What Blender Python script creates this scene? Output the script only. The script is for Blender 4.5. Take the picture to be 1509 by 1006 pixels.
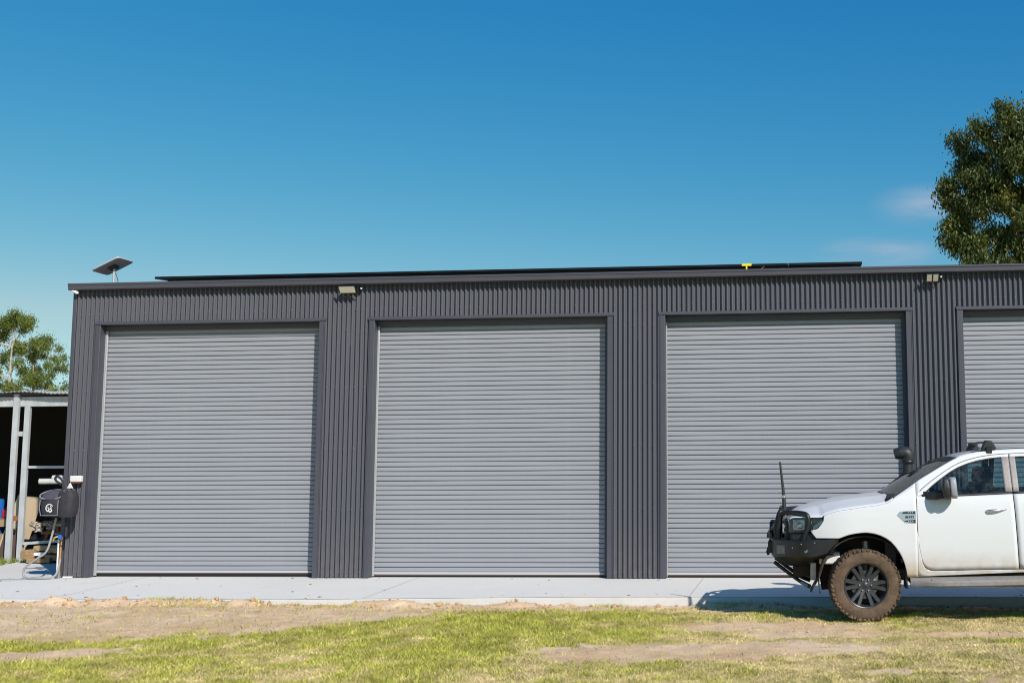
import bpy, math, random
import numpy as np
from mathutils import Vector, Matrix, Euler
random.seed(7); rng = np.random.default_rng(7)
for o in list(bpy.data.objects): bpy.data.objects.remove(o)
sc = bpy.context.scene; col = sc.collection

# ------------------------------------------------------------------ camera
YAW, PIT, ROL = -.08348, .10891, -.0066965
f_ = Vector((math.sin(YAW)*math.cos(PIT), math.cos(YAW)*math.cos(PIT), math.sin(PIT)))
r_ = Vector((math.cos(YAW), -math.sin(YAW), 0)); u_ = r_.cross(f_)
c_, s_ = math.cos(ROL), math.sin(ROL)
r_, u_ = r_*c_ + u_*s_, u_*c_ - r_*s_
cd = bpy.data.cameras.new('camera'); cam = bpy.data.objects.new('camera', cd); col.objects.link(cam)
cd.sensor_fit = 'HORIZONTAL'; cd.sensor_width = 36; cd.lens = 1660.3/1509*36
cd.shift_x = (754.5-1038.1)/1509; cd.clip_start = .1; cd.clip_end = 3000
mw = Matrix.Identity(4)
for i in range(3): mw[i][0], mw[i][1], mw[i][2] = r_[i], u_[i], -f_[i]
mw.translation = Vector((0, -17.15, 1.70)); cam.matrix_world = mw
sc.camera = cam
sc.render.resolution_x = 1024; sc.render.resolution_y = 682

# ------------------------------------------------------------------ sun, sky, exposure
SA, SB = .87, 1.05                     # shadow shift per metre of height: to the left, towards the shed
sun_dir = Vector((SA, -SB, 1)).normalized()
ld = bpy.data.lights.new('sun', 'SUN'); ld.energy = 4.8; ld.angle = math.radians(.53); ld.color = (1, .955, .89)
lo = bpy.data.objects.new('sun', ld); col.objects.link(lo); lo.location = (12, -20, 18)
lo.rotation_euler = sun_dir.to_track_quat('Z', 'Y').to_euler()
w = bpy.data.worlds.new('World'); sc.world = w; w.use_nodes = True
nt = w.node_tree; N = nt.nodes; L = nt.links; N.clear()
out = N.new('ShaderNodeOutputWorld'); bg = N.new('ShaderNodeBackground'); bg.inputs[1].default_value = .085
sky = N.new('ShaderNodeTexSky'); sky.sky_type = 'NISHITA'; sky.sun_disc = False
sky.sun_elevation = math.asin(sun_dir.z); sky.sun_rotation = math.atan2(sun_dir.x, sun_dir.y)
sky.air_density = 1.16; sky.dust_density = .2; sky.ozone_density = 2.2; sky.altitude = 60
hs = N.new('ShaderNodeHueSaturation'); hs.inputs['Hue'].default_value = .497; hs.inputs['Saturation'].default_value = 1.3; hs.inputs['Value'].default_value = 1.0
L.new(sky.outputs[0], hs.inputs['Color'])
# even colour response for the whole sky (camera rendition of a clear winter sky)
sep = N.new('ShaderNodeSeparateColor'); com = N.new('ShaderNodeCombineColor'); L.new(hs.outputs[0], sep.inputs[0])
outs_ = []
for ch, (gm, am) in enumerate(((1.62, 1.98), (.87, .935), (.46, .785))):
    a1 = N.new('ShaderNodeMath'); a1.operation = 'MULTIPLY'; a1.inputs[1].default_value = .085; L.new(sep.outputs[ch], a1.inputs[0])
    a2 = N.new('ShaderNodeMath'); a2.operation = 'POWER'; a2.inputs[1].default_value = gm; L.new(a1.outputs[0], a2.inputs[0])
    a3 = N.new('ShaderNodeMath'); a3.operation = 'MULTIPLY'; a3.inputs[1].default_value = am/.085; L.new(a2.outputs[0], a3.inputs[0]); outs_.append(a3)
for ch, op, k in ((0, 'MINIMUM', .63), (2, 'MAXIMUM', 1.07)):      # pale cyan, never yellow, near the horizon
    g1 = N.new('ShaderNodeMath'); g1.operation = 'MULTIPLY'; g1.inputs[1].default_value = k; L.new(outs_[1].outputs[0], g1.inputs[0])
    g2 = N.new('ShaderNodeMath'); g2.operation = op; L.new(outs_[ch].outputs[0], g2.inputs[0]); L.new(g1.outputs[0], g2.inputs[1]); L.new(g2.outputs[0], com.inputs[ch])
L.new(outs_[1].outputs[0], com.inputs[1])
# thin high cloud
tc = N.new('ShaderNodeTexCoord'); mp = N.new('ShaderNodeMapping'); mp.inputs['Scale'].default_value = (5, 5, 30)
nz = N.new('ShaderNodeTexNoise'); nz.inputs['Scale'].default_value = 2.2; nz.inputs['Detail'].default_value = 7; nz.inputs['Roughness'].default_value = .6
L.new(tc.outputs['Generated'], mp.inputs[0]); L.new(mp.outputs[0], nz.inputs['Vector'])
rampc = N.new('ShaderNodeMapRange'); rampc.inputs[1].default_value = .28; rampc.inputs[2].default_value = .72; L.new(nz.outputs['Fac'], rampc.inputs[0])
total = None
for (dx, dy, dz, sh) in ((.1095, .9687, .2225, .055), (.150, .9637, .2205, .05), (.055, .9818, .1815, .05), (.092, .979, .1825, .04), (.45, .86, .23, .12), (.75, .6, .28, .2), (-.5, -.7, .5, .3), (.9, -.2, .4, .3), (-.95, .1, .35, .2)):
    dn = Vector((dx, dy, dz)).normalized()
    sb = N.new('ShaderNodeVectorMath'); sb.operation = 'SUBTRACT'; sb.inputs[1].default_value = dn; L.new(tc.outputs['Generated'], sb.inputs[0])
    fl = N.new('ShaderNodeVectorMath'); fl.operation = 'MULTIPLY'; fl.inputs[1].default_value = (1, 1, 2.4); L.new(sb.outputs[0], fl.inputs[0])
    ln = N.new('ShaderNodeVectorMath'); ln.operation = 'LENGTH'; L.new(fl.outputs[0], ln.inputs[0])
    pw = N.new('ShaderNodeMapRange'); pw.interpolation_type = 'SMOOTHSTEP'; pw.inputs[1].default_value = sh; pw.inputs[2].default_value = 0.0; L.new(ln.outputs['Value'], pw.inputs[0])
    if total is None: total = pw
    else:
        ad = N.new('ShaderNodeMath'); ad.operation = 'ADD'; ad.use_clamp = True
        L.new(total.outputs[0], ad.inputs[0]); L.new(pw.outputs[0], ad.inputs[1]); total = ad
mu = N.new('ShaderNodeMath'); mu.operation = 'MULTIPLY'; L.new(total.outputs[0], mu.inputs[0]); L.new(rampc.outputs[0], mu.inputs[1])
m2 = N.new('ShaderNodeMath'); m2.operation = 'MULTIPLY'; m2.inputs[1].default_value = .62; L.new(mu.outputs[0], m2.inputs[0])
mix = N.new('ShaderNodeMixRGB'); mix.inputs[2].default_value = (5.4, 6.1, 7.4, 1)
L.new(m2.outputs[0], mix.inputs[0]); L.new(com.outputs[0], mix.inputs[1]); L.new(mix.outputs[0], bg.inputs[0]); L.new(bg.outputs[0], out.inputs[0])
vs = sc.view_settings; vs.view_transform = 'Standard'; vs.look = 'None'; vs.exposure = 0.0; vs.gamma = 1.0; vs.use_curve_mapping = False

sc.cycles.diffuse_bounces = 1; sc.cycles.pixel_filter_type = 'BLACKMAN_HARRIS'; sc.cycles.filter_width = 1.05
# ------------------------------------------------------------------ materials
def lin(h):
    h = h.lstrip('#'); c = [int(h[i:i+2], 16)/255 for i in (0, 2, 4)]
    return tuple((x/12.92 if x <= .04045 else ((x+.055)/1.055)**2.4) for x in c)
class Mat:
    def __init__(s, name, color=(.5, .5, .5), rough=.6, metal=0, spec=.5, coat=0):
        s.m = bpy.data.materials.new(name); s.m.use_nodes = True; s.t = s.m.node_tree; s.N = s.t.nodes; s.L = s.t.links
        s.b = s.N['Principled BSDF']; b = s.b.inputs
        b['Base Color'].default_value = (*color, 1); b['Roughness'].default_value = rough; b['Metallic'].default_value = metal
        b['Specular IOR Level'].default_value = spec; b['Coat Weight'].default_value = coat; b['Coat Roughness'].default_value = .06
        s.col = None; s.color = color
    def node(s, t, **k):
        n = s.N.new(t)
        for a, v in k.items(): setattr(n, a, v)
        return n
    def coord(s, which='Object', scale=(1, 1, 1)):
        t = s.node('ShaderNodeTexCoord'); m = s.node('ShaderNodeMapping'); m.inputs['Scale'].default_value = scale
        s.L.new(t.outputs[which], m.inputs[0]); return m.outputs[0]
    def noise(s, scale=5, detail=5, rough=.6, stretch=(1, 1, 1), which='Object'):
        n = s.node('ShaderNodeTexNoise'); n.inputs['Scale'].default_value = scale; n.inputs['Detail'].default_value = detail; n.inputs['Roughness'].default_value = rough
        s.L.new(s.coord(which, stretch), n.inputs['Vector']); return n.outputs['Fac']
    def rng(s, fac, a, b, c=0, d=1):
        n = s.node('ShaderNodeMapRange'); 
        for i, v in ((1, a), (2, b), (3, c), (4, d)): n.inputs[i].default_value = v
        s.L.new(fac, n.inputs[0]); return n.outputs[0]
    def over(s, fac, color):
        n = s.node('ShaderNodeMixRGB')
        if s.col is None: n.inputs[1].default_value = (*s.color, 1)
        else: s.L.new(s.col, n.inputs[1])
        if isinstance(color, tuple): n.inputs[2].default_value = (*color, 1)
        else: s.L.new(color, n.inputs[2])
        if isinstance(fac, float): n.inputs[0].default_value = fac
        else: s.L.new(fac, n.inputs[0])
        s.col = n.outputs[0]; s.L.new(s.col, s.b.inputs['Base Color']); return s
    def mult(s, a, b):
        n = s.node('ShaderNodeMath', operation='MULTIPLY')
        for i, v in enumerate((a, b)):
            if isinstance(v, float): n.inputs[i].default_value = v
            else: s.L.new(v, n.inputs[i])
        return n.outputs[0]
    def vary(s, scale=4, amt=.25, color=None, stretch=(1, 1, 1), lo=.35, hi=.7, detail=6):
        s.over(s.mult(s.rng(s.noise(scale, detail, .6, stretch), lo, hi), amt), color or tuple(x*.5 for x in s.color)); return s
    def bump(s, scale=40, strength=.3, dist=.01, detail=4, stretch=(1, 1, 1)):
        n = s.node('ShaderNodeBump'); n.inputs['Strength'].default_value = strength; n.inputs['Distance'].default_value = dist
        s.L.new(s.noise(scale, detail, .6, stretch), n.inputs['Height']); s.L.new(n.outputs[0], s.b.inputs['Normal']); return s
    def zmask(s, z0, z1, which='Object'):
        t = s.node('ShaderNodeTexCoord'); x = s.node('ShaderNodeSeparateXYZ'); s.L.new(t.outputs[which], x.inputs[0]); return s.rng(x.outputs[2], z0, z1)
    def rand(s, amt, color):
        n = s.node('ShaderNodeObjectInfo'); s.over(s.mult(n.outputs['Random'], amt), color); return s
    def roughvar(s, scale, a, b):
        s.L.new(s.rng(s.noise(scale), .3, .7, a, b), s.b.inputs['Roughness']); return s

M = {}
m = Mat('cladding_paint', lin('#54545c'), .45, 0, .3).vary(1.2, .22, lin('#63615f'), (3, 3, .4)).rand(.14, lin('#45444a'))
m.over(m.mult(m.mult(m.zmask(.9, .0), m.rng(m.noise(9, 6), .35, .7)), .45), (.17, .14, .115)); M['clad'] = m.m
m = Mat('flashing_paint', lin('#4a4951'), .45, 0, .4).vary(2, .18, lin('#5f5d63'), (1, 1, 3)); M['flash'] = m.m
m = Mat('door_paint', lin('#97989e'), .42, 0, .45).vary(.7, .2, lin('#88888b'), (.6, 1, 2)).rand(.16, lin('#85868a')).vary(3.5, .22, lin('#a5a39d'), (2.5, 1, .25), .5, .8); M['door'] = m.m
M['rail'] = Mat('rail_paint', lin('#b9b9bc'), .5).vary(3, .3, (.45, .42, .36)).m
M['rubber'] = Mat('brown_rubber', (.10, .065, .045), .8).m
M['door_back'] = Mat('curtain_back', (.05, .05, .055), .7).m
M['galv'] = Mat('galvanised_steel', (.50, .51, .52), .5, .35).vary(9, .5, (.42, .43, .44), (1, 1, 1)).bump(60, .1, .002).m
M['galv_old'] = Mat('weathered_steel', (.56, .57, .57), .6, .2).vary(6, .6, (.36, .37, .38), (1, 1, .5)).vary(2.3, .35, (.42, .33, .25), (1, 1, 1), .6, .8).m
m = Mat('concrete', (.73, .69, .63), .85, 0, .3)
m.vary(.45, .30, (.55, .54, .51)).vary(2.5, .28, (.72, .71, .69)).vary(14, .22, (.52, .5, .47)).vary(.9, .3, (.50, .47, .43), (.5, 2.2, 1), .58, .8).vary(1.1, .35, (.55, .47, .37), (1, 1, 1), .62, .8).bump(55, .18, .004); M['conc'] = m.m
M['joint'] = Mat('joint_grey', (.22, .20, .18), .9).m  # plain dark grey of the control joint lines
M['litter'] = Mat('dry_litter', (.22, .15, .09), .9).vary(30, .5, (.4, .3, .18)).m
M['screw'] = Mat('screw_heads', (.30, .30, .31), .4, .5).m
M['black'] = Mat('black_powdercoat', (.011, .011, .013), .42, 0, .5).vary(7, .4, (.03, .026, .022), (1, 1, 1), .5, .8).m
M['blackplastic'] = Mat('black_plastic', (.022, .022, .024), .5, 0, .5).vary(6, .4, (.06, .055, .05), (1, 1, 1), .5, .8).m
M['under'] = Mat('underbody', (.02, .017, .015), .85).vary(6, .6, (.07, .05, .035)).m
M['silver'] = Mat('bright_metal', (.72, .71, .72), .32, 1).m
M['steel_grey'] = Mat('grey_metal', (.42, .42, .42), .4, .8).vary(10, .5, (.25, .22, .19)).m
M['white_plastic'] = Mat('white_plastic', (.78, .77, .74), .45).vary(6, .2, (.6, .57, .5)).m
M['pipe'] = Mat('aged_pipe', (.56, .55, .52), .5).vary(8, .4, (.38, .35, .3)).m
M['mirrorgrey'] = Mat('mirror_cap', (.30, .30, .32), .35).m
M['yellow'] = Mat('yellow_paint', (.85, .66, .02), .45).m
m = Mat('white_car_paint', (.68, .68, .68), .26, 0, .5, .4)
m.vary(3, .06, (.60, .59, .57))
m.over(m.mult(m.mult(m.zmask(.78, .46), m.rng(m.noise(7, 6), .22, .62)), .95), (.46, .33, .17))
m.over(m.mult(m.mult(m.zmask(1.15, .5), m.rng(m.noise(2.6, 6, .65, (1, 1, 2.5)), .48, .78)), .30), (.56, .46, .33)); M['paint'] = m.m
m = Mat('door_pillar_trim', (.30, .26, .24), .6).vary(12, .7, (.42, .37, .34), (1, 1, .3)).vary(30, .4, (.2, .17, .18)); M['trim'] = m.m
def glass(name, tint, refl=.9, rough=.02, dust_and_sheen=.16, ior=1.5):
    m = bpy.data.materials.new(name); m.use_nodes = True; n = m.node_tree.nodes; l = m.node_tree.links; n.clear()
    o = n.new('ShaderNodeOutputMaterial'); t = n.new('ShaderNodeBsdfTransparent'); t.inputs[0].default_value = (*tint, 1)
    g = n.new('ShaderNodeBsdfGlossy'); g.inputs['Roughness'].default_value = rough; g.inputs[0].default_value = (refl, refl, refl, 1)
    fr = n.new('ShaderNodeFresnel'); fr.inputs[0].default_value = ior
    d = n.new('ShaderNodeBsdfDiffuse'); d.inputs[0].default_value = (.42, .46, .42, 1)
    nz = n.new('ShaderNodeTexNoise'); nz.inputs['Scale'].default_value = 9; nz.inputs['Detail'].default_value = 8; nz.inputs['Roughness'].default_value = .7
    tcn = n.new('ShaderNodeTexCoord'); l.new(tcn.outputs['Object'], nz.inputs['Vector'])
    mr = n.new('ShaderNodeMapRange'); mr.inputs[1].default_value = .45; mr.inputs[2].default_value = .85; mr.inputs[3].default_value = .012; mr.inputs[4].default_value = dust_and_sheen; l.new(nz.outputs['Fac'], mr.inputs[0])
    mxa = n.new('ShaderNodeMixShader'); l.new(fr.outputs[0], mxa.inputs[0]); l.new(t.outputs[0], mxa.inputs[1]); l.new(g.outputs[0], mxa.inputs[2])
    mxb = n.new('ShaderNodeMixShader'); l.new(mr.outputs[0], mxb.inputs[0]); l.new(mxa.outputs[0], mxb.inputs[1]); l.new(d.outputs[0], mxb.inputs[2]); l.new(mxb.outputs[0], o.inputs[0])
    return m
M['glass'] = glass('tinted_side_glass', (.38, .56, .60))
M['wind'] = glass('windscreen_glass', (.78, .94, .85), refl=.9, dust_and_sheen=.22, ior=1.9)  # dust amount raised to paint a pale green sheen on the screen
M['lens'] = glass('lamp_lens', (.80, .84, .88))
m = Mat('muddy_tyre', (.095, .066, .046), .95, 0, .15).vary(9, .7, (.20, .135, .085)).vary(30, .55, (.05, .036, .028), (1, 1, 1), .5, .75).bump(45, .5, .008); M['tyre'] = m.m
m = Mat('gunmetal_alloy', (.055, .058, .064), .38, .5).vary(12, .45, (.13, .10, .08), (1, 1, 1), .45, .75); M['alloy'] = m.m
M['disc'] = Mat('brake_disc', (.42, .40, .38), .4, .8).vary(14, .5, (.2, .15, .11)).m
m = Mat('side_step', (.30, .29, .29), .6, .2).vary(10, .8, (.30, .22, .14)).vary(25, .5, (.16, .16, .17)); M['step'] = m.m
M['seat'] = Mat('seat_fabric', (.03, .03, .033), .9).m
M['lampblack'] = Mat('lamp_housing', (.03, .032, .038), .3, .3).m
M['chromeish'] = Mat('lamp_reflector', (.6, .62, .66), .25, 1).vary(20, .7, (.1, .11, .13)).m
M['fog'] = Mat('dusty_lamp', (.24, .21, .18), .6).vary(20, .6, (.34, .29, .24)).m
M['orange'] = Mat('indicator_lens', (.5, .12, .02), .3).m
M['solar'] = Mat('solar_glass', (.012, .016, .035), .08, 0, .6).m
M['solar_frame'] = Mat('solar_frame', (.012, .013, .016), .4, .5).m
M['dish'] = Mat('dish_plastic', (.42, .41, .46), .5).vary(3, .2, (.38, .36, .39)).m
M['lamp_face'] = Mat('flood_lens', (.72, .66, .46), .3, 0, .5, .3).vary(2.5, .3, (.62, .62, .58)).m
M['bagfabric'] = Mat('black_canvas', (.022, .021, .026), .75).vary(16, .5, (.045, .042, .05)).bump(90, .4, .004).m
M['bagmesh'] = Mat('purple_grey_mesh', (.085, .075, .10), .7).vary(40, .7, (.03, .028, .035)).m
M['piping'] = Mat('grey_piping', (.22, .20, .24), .7).m
M['emblem'] = Mat('white_print', (.82, .81, .80), .6).m
M['copper'] = Mat('copper_pipe', (.55, .30, .12), .45, .5).vary(12, .4, (.3, .16, .07)).m
M['brass'] = Mat('brass', (.55, .38, .14), .4, .8).m
M['hose'] = Mat('grey_hose', (.33, .32, .31), .6).vary(20, .3, (.22, .21, .2)).m
M['blue'] = Mat('blue_plastic', (.02, .13, .48), .45).vary(5, .3, (.03, .2, .55)).m
M['red'] = Mat('red_plastic', (.42, .015, .02), .45).m
M['rust'] = Mat('rusty_steel', (.30, .11, .04), .85).vary(14, .6, (.14, .06, .03)).m
M['brownsteel'] = Mat('brown_sheet', (.085, .05, .038), .7).vary(5, .5, (.15, .09, .06), (1, 1, .4)).m
m = Mat('plywood', (.47, .36, .23), .75).vary(3, .4, (.36, .27, .17), (6, 6, .5)).vary(25, .15, (.55, .44, .3), (8, 8, .4)); M['ply'] = m.m
m = Mat('rough_timber', (.36, .21, .09), .85).vary(7, .9, (.12, .07, .035), (.5, 6, 6)).rand(.6, (.46, .34, .2)).bump(30, .4, .01, 4, (.3, 3, 3)); M['timber'] = m.m
M['rag'] = Mat('pale_rag', (.62, .57, .46), .9).vary(18, .75, (.22, .13, .08)).m
M['tarp'] = Mat('black_tarp', (.016, .016, .018), .5).m
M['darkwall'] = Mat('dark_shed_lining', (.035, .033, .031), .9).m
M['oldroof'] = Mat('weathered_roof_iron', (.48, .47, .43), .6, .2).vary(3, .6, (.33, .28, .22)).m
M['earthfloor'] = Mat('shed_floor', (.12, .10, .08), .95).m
m = Mat('gum_bark', (.50, .44, .37), .85).vary(3, .7, (.27, .21, .16), (2, 2, .5)).vary(9, .4, (.62, .58, .52)); M['bark'] = m.m
def leafmat(name, c1, c2, c3):
    m = Mat(name, c1, .5, 0, .35)
    at = m.node('ShaderNodeAttribute', attribute_name='tone')
    m.over(m.rng(at.outputs['Fac'], .35, .75), c2); m.over(m.rng(at.outputs['Fac'], .86, 1.0), c3)
    tr = m.node('ShaderNodeBsdfTranslucent'); m.L.new(m.col, tr.inputs[0])
    mx = m.node('ShaderNodeMixShader'); mx.inputs[0].default_value = .26
    o = m.N['Material Output']; m.L.new(m.b.outputs[0], mx.inputs[1]); m.L.new(tr.outputs[0], mx.inputs[2]); m.L.new(mx.outputs[0], o.inputs[0])
    return m.m
M['leaf'] = leafmat('gum_leaves', (.036, .06, .014), (.15, .17, .03), (.36, .27, .07))
M['leaf_far'] = leafmat('far_gum_leaves', (.09, .13, .022), (.18, .22, .032), (.30, .27, .07))
def vcol(name, rough=.95, bump=None, spec=.2):
    m = Mat(name, (.3, .3, .3), rough, 0, spec)
    at = m.node('ShaderNodeAttribute', attribute_name='tint'); m.col = at.outputs['Color']
    return m
m = vcol('lawn_and_dirt'); m.vary(45, .55, (.26, .18, .10), (1, 1, 1), .5, .72).vary(9, .22, (.50, .39, .24), (1, 1, 1), .5, .8).vary(120, .4, (.75, .62, .45), (1, 1, 1), .55, .7).bump(55, .8, .03, 6); M['ground'] = m.m
m = vcol('grass_blades', .7); m.over(0.0, (0, 0, 0)); M['blade'] = m.m

# ------------------------------------------------------------------ mesh helpers
class MB:
    def __init__(s): s.v = []; s.f = []
    def add(s, v, f):
        o = len(s.v); s.v += [tuple(p) for p in v]; s.f += [tuple(i+o for i in q) for q in f]; return s
    def box(s, c, d, rot=None):
        R = rot if rot is not None else Matrix.Identity(3)
        if isinstance(R, (tuple, list)): R = Euler(R).to_matrix()
        p = [Vector(c)+R @ Vector((x*d[0]/2, y*d[1]/2, z*d[2]/2)) for x in (-1, 1) for y in (-1, 1) for z in (-1, 1)]
        return s.add(p, [(0, 1, 3, 2), (4, 6, 7, 5), (0, 4, 5, 1), (2, 3, 7, 6), (0, 2, 6, 4), (1, 5, 7, 3)])
    def bx(s, x0, x1, y0, y1, z0, z1): return s.box(((x0+x1)/2, (y0+y1)/2, (z0+z1)/2), (x1-x0, y1-y0, z1-z0))
    def tube(s, pts, r, n=10, closed=False):
        pts = [Vector(p) for p in pts]; m = len(pts); rs = r if isinstance(r, (list, tuple)) else [r]*m
        V = []; prev = None
        for i, p in enumerate(pts):
            a = pts[i-1] if (i or closed) else p; b = pts[(i+1) % m] if (i < m-1 or closed) else p
            t = (b-a).normalized()
            if prev is None:
                ref = Vector((0, 0, 1)) if abs(t.z) < .9 else Vector((1, 0, 0)); x = t.cross(ref).normalized()
            else: x = (prev-t*prev.dot(t)).normalized()
            prev = x; y = t.cross(x)
            V += [p+(x*math.cos(k*2*math.pi/n)+y*math.sin(k*2*math.pi/n))*rs[i] for k in range(n)]
        F = []
        for i in range(m if closed else m-1):
            j = (i+1) % m
            F += [(i*n+k, i*n+(k+1) % n, j*n+(k+1) % n, j*n+k) for k in range(n)]
        if not closed: F += [tuple(range(n-1, -1, -1)), tuple(range((m-1)*n, m*n))]
        return s.add(V, F)
    def lathe(s, prof, n=32, axis='y', c=(0, 0, 0), closed=False):
        V = []; m = len(prof)
        for k in range(n):
            a = 2*math.pi*k/n
            for (r, h) in prof:
                x, y = r*math.cos(a), r*math.sin(a)
                p = {'z': (x, y, h), 'y': (x, h, y), 'x': (h, x, y)}[axis]; V.append((p[0]+c[0], p[1]+c[1], p[2]+c[2]))
        F = []
        for k in range(n):
            q = (k+1) % n
            for i in range(m if closed else m-1):
                j = (i+1) % m; F.append((k*m+i, q*m+i, q*m+j, k*m+j))
        return s.add(V, F)
    def prism(s, poly, fn, t0, t1):
        n = len(poly); V = [fn(a, b, t0) for a, b in poly]+[fn(a, b, t1) for a, b in poly]
        return s.add(V, [tuple(range(n-1, -1, -1)), tuple(range(n, 2*n))]+[(i, (i+1) % n, n+(i+1) % n, n+i) for i in range(n)])
    def grid(s, rows, closeu=False):
        m = len(rows); n = len(rows[0]); V = [p for r in rows for p in r]
        F = [(i*n+j, i*n+j+1, (i+1)*n+j+1, (i+1)*n+j) for i in range(m-1) for j in range(n-1)]
        return s.add(V, F)
    def mesh(s, name, mat, angle=38):
        me = bpy.data.meshes.new(name); me.from_pydata(s.v, [], s.f); me.validate(); me.update()
        me.materials.append(mat)
        if angle:
            me.polygons.foreach_set('use_smooth', [True]*len(me.polygons)); me.set_sharp_from_angle(angle=math.radians(angle))
        return me
    def build(s, name, mat, parent=None, angle=38, bevel=0, solid=0, loc=None, rot=None, fix=False):
        me = s.mesh(name, mat, angle)
        if fix:
            import bmesh
            b = bmesh.new(); b.from_mesh(me); bmesh.ops.recalc_face_normals(b, faces=b.faces); b.to_mesh(me); b.free()
        o = bpy.data.objects.new(name, me); col.objects.link(o)
        if parent is not None: o.parent = parent
        if loc is not None: o.location = loc
        if rot is not None: o.rotation_euler = rot
        if solid:
            md = o.modifiers.new('solid', 'SOLIDIFY'); md.thickness = solid; md.offset = 0
        if bevel:
            md = o.modifiers.new('bevel', 'BEVEL'); md.width = bevel; md.segments = 2; md.limit_method = 'ANGLE'; md.angle_limit = math.radians(40)
        return o
def tag(o, label=None, cat=None, group=None, kind=None):
    for k, v in (('label', label), ('category', cat), ('group', group), ('kind', kind)):
        if v: o[k] = v
    return o
def thing(name, label, cat, loc=(0, 0, 0), rot=(0, 0, 0), group=None):
    o = bpy.data.objects.new(name, None); col.objects.link(o); o.location = loc; o.rotation_euler = rot; o.empty_display_size = .2
    return tag(o, label, cat, group)
def inst(name, me, parent, loc):
    o = bpy.data.objects.new(name, me); col.objects.link(o); o.parent = parent; o.location = loc; return o
def interp(pts):
    xs = [p[0] for p in pts]; ys = [p[1] for p in pts]
    return lambda x: float(np.interp(x, xs, ys))
def smooth_path(pts, k=6):
    pts = [Vector(p) for p in pts]; out = []
    for i in range(len(pts)-1):
        p0 = pts[max(i-1, 0)]; p1 = pts[i]; p2 = pts[i+1]; p3 = pts[min(i+2, len(pts)-1)]
        for j in range(k):
            t = j/k; out.append(.5*((2*p1)+(p2-p0)*t+(2*p0-5*p1+4*p2-p3)*t*t+(3*p1-p0-3*p2+p3)*t**3))
    return out+[pts[-1]]
# value noise for terrain and plant cover
_perm = rng.random((257, 257))
def vnoise(x, y):
    x = np.asarray(x, float); y = np.asarray(y, float); xi = np.floor(x).astype(int); yi = np.floor(y).astype(int); fx = x-xi; fy = y-yi
    fx = fx*fx*(3-2*fx); fy = fy*fy*(3-2*fy); g = lambda a, b: _perm[a % 256, b % 256]
    return (g(xi, yi)*(1-fx)+g(xi+1, yi)*fx)*(1-fy)+(g(xi, yi+1)*(1-fx)+g(xi+1, yi+1)*fx)*fy
def fbm(x, y, s=1., o=5):
    t = 0; a = .5; n = 0
    for k in range(o): t = t+a*vnoise(x*s+17*k, y*s+31*k); n += a; a *= .55; s *= 2.03
    return t/n

# ------------------------------------------------------------------ ground
APY = -2.2
def apron_edge_z(x): return np.interp(x, [-14, -7, -3, 1, 8], [-.07, -.065, -.02, -.005, -.005])
def height(x, y):
    x = np.asarray(x, float); y = np.asarray(y, float)
    near = np.clip((APY-y)/1.7, 0, 1); near = near*near*(3-2*near)
    z = -.135+near*np.interp(x, [-12, -4, 0.5, 6], [.075, .09, .098, .12])
    z = z+.05*(fbm(x, y, .8, 3)-.5)*np.clip(near, .25, 1)*np.clip((-y-2.2)/1, 0, 1)+.05*(fbm(x, y, 3.1, 3)-.5)*np.clip((APY-y)*4, 0, 1)+.022*(fbm(x+7, y+3, 11, 3)-.5)
    edge = np.exp(-((y-APY+.16)/.13)**2)*np.clip(fbm(x, y*.4, 1.6, 4)-.36, 0, 1)
    z = z+edge*np.interp(x, [-14, -5, -1, 0], [.30, .28, .24, .10])
    inside = (y > APY+.05)
    back = np.where((x < -14.0) & (y > 1.5), .0, -.2)
    z = np.where(inside, np.where(y > 1.5, back, -.2), z)
    far = np.hypot(x, y+5)
    return z+np.clip((far-40)/300, 0, 1)*(fbm(x, y, .01, 3)-.5)*4*(y > 30)
def ell(x, y, cx, cy, rx, ry, ang=0):
    c, s = math.cos(ang), math.sin(ang); dx, dy = x-cx, y-cy
    return 1-np.sqrt(((dx*c+dy*s)/rx)**2+((-dx*s+dy*c)/ry)**2)
def cover(x, y):
    """how much is bare earth, how green the rest is (0..1 each)"""
    x = np.asarray(x, float); y = np.asarray(y, float)
    n1 = fbm(x, y, .9, 5); n2 = fbm(x+40, y-13, 2.6, 4); n3 = fbm(x-9, y+70, 7., 3)
    edge = np.interp(x, [-13, -10, -7, -6, -5, -3, -1, 1, 5], [-6.3, -6.2, -5.75, -5.4, -4.5, -3.5, -3.1, -3.0, -3.4])
    band = (y-edge)/.9+(n2-.5)*1.9+(n3-.5)*.9
    bare = np.clip(.5+band*1.3, 0, 1)
    for e in ((-7.35, -6.85, 1.05, .33, .5), (-1.5, -6.55, 1.35, .62, .14), (-.5, -6.15, 1.3, .42, .1), (.15, -5.2, .9, .3, .2), (-.35, -4.7, 1.2, .35, .1), (2.0, -5.2, .8, .25, .1), (-3.7, -8.7, 1.2, .3, .3)):
        bare = np.maximum(bare, np.clip(.45+2.6*ell(x, y, *e)+(n3-.5)*2.2+(n2-.5)*1.6, 0, 1))
    bare = np.maximum(bare, np.clip((n2-.66)*6, 0, .8)*np.interp(x, [-4, 0], [.3, 1]))
    green = np.clip(.56+(n1-.5)*2.0+(n2-.5)*1.7+(n3-.5)*1.3+np.interp(x, [-7, -3, -.8, 1], [.24, .24, -.20, -.26])+.25*np.exp(-((y-edge+.7)/.5)**2), 0, 1)
    return bare, green
DIRT = np.array((.73, .475, .27)); DIRT2 = np.array((.88, .64, .42)); STRAW = np.array((.66, .505, .25)); GREEN = np.array((.27, .285, .045)); GREEN2 = np.array((.50, .48, .07))
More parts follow.
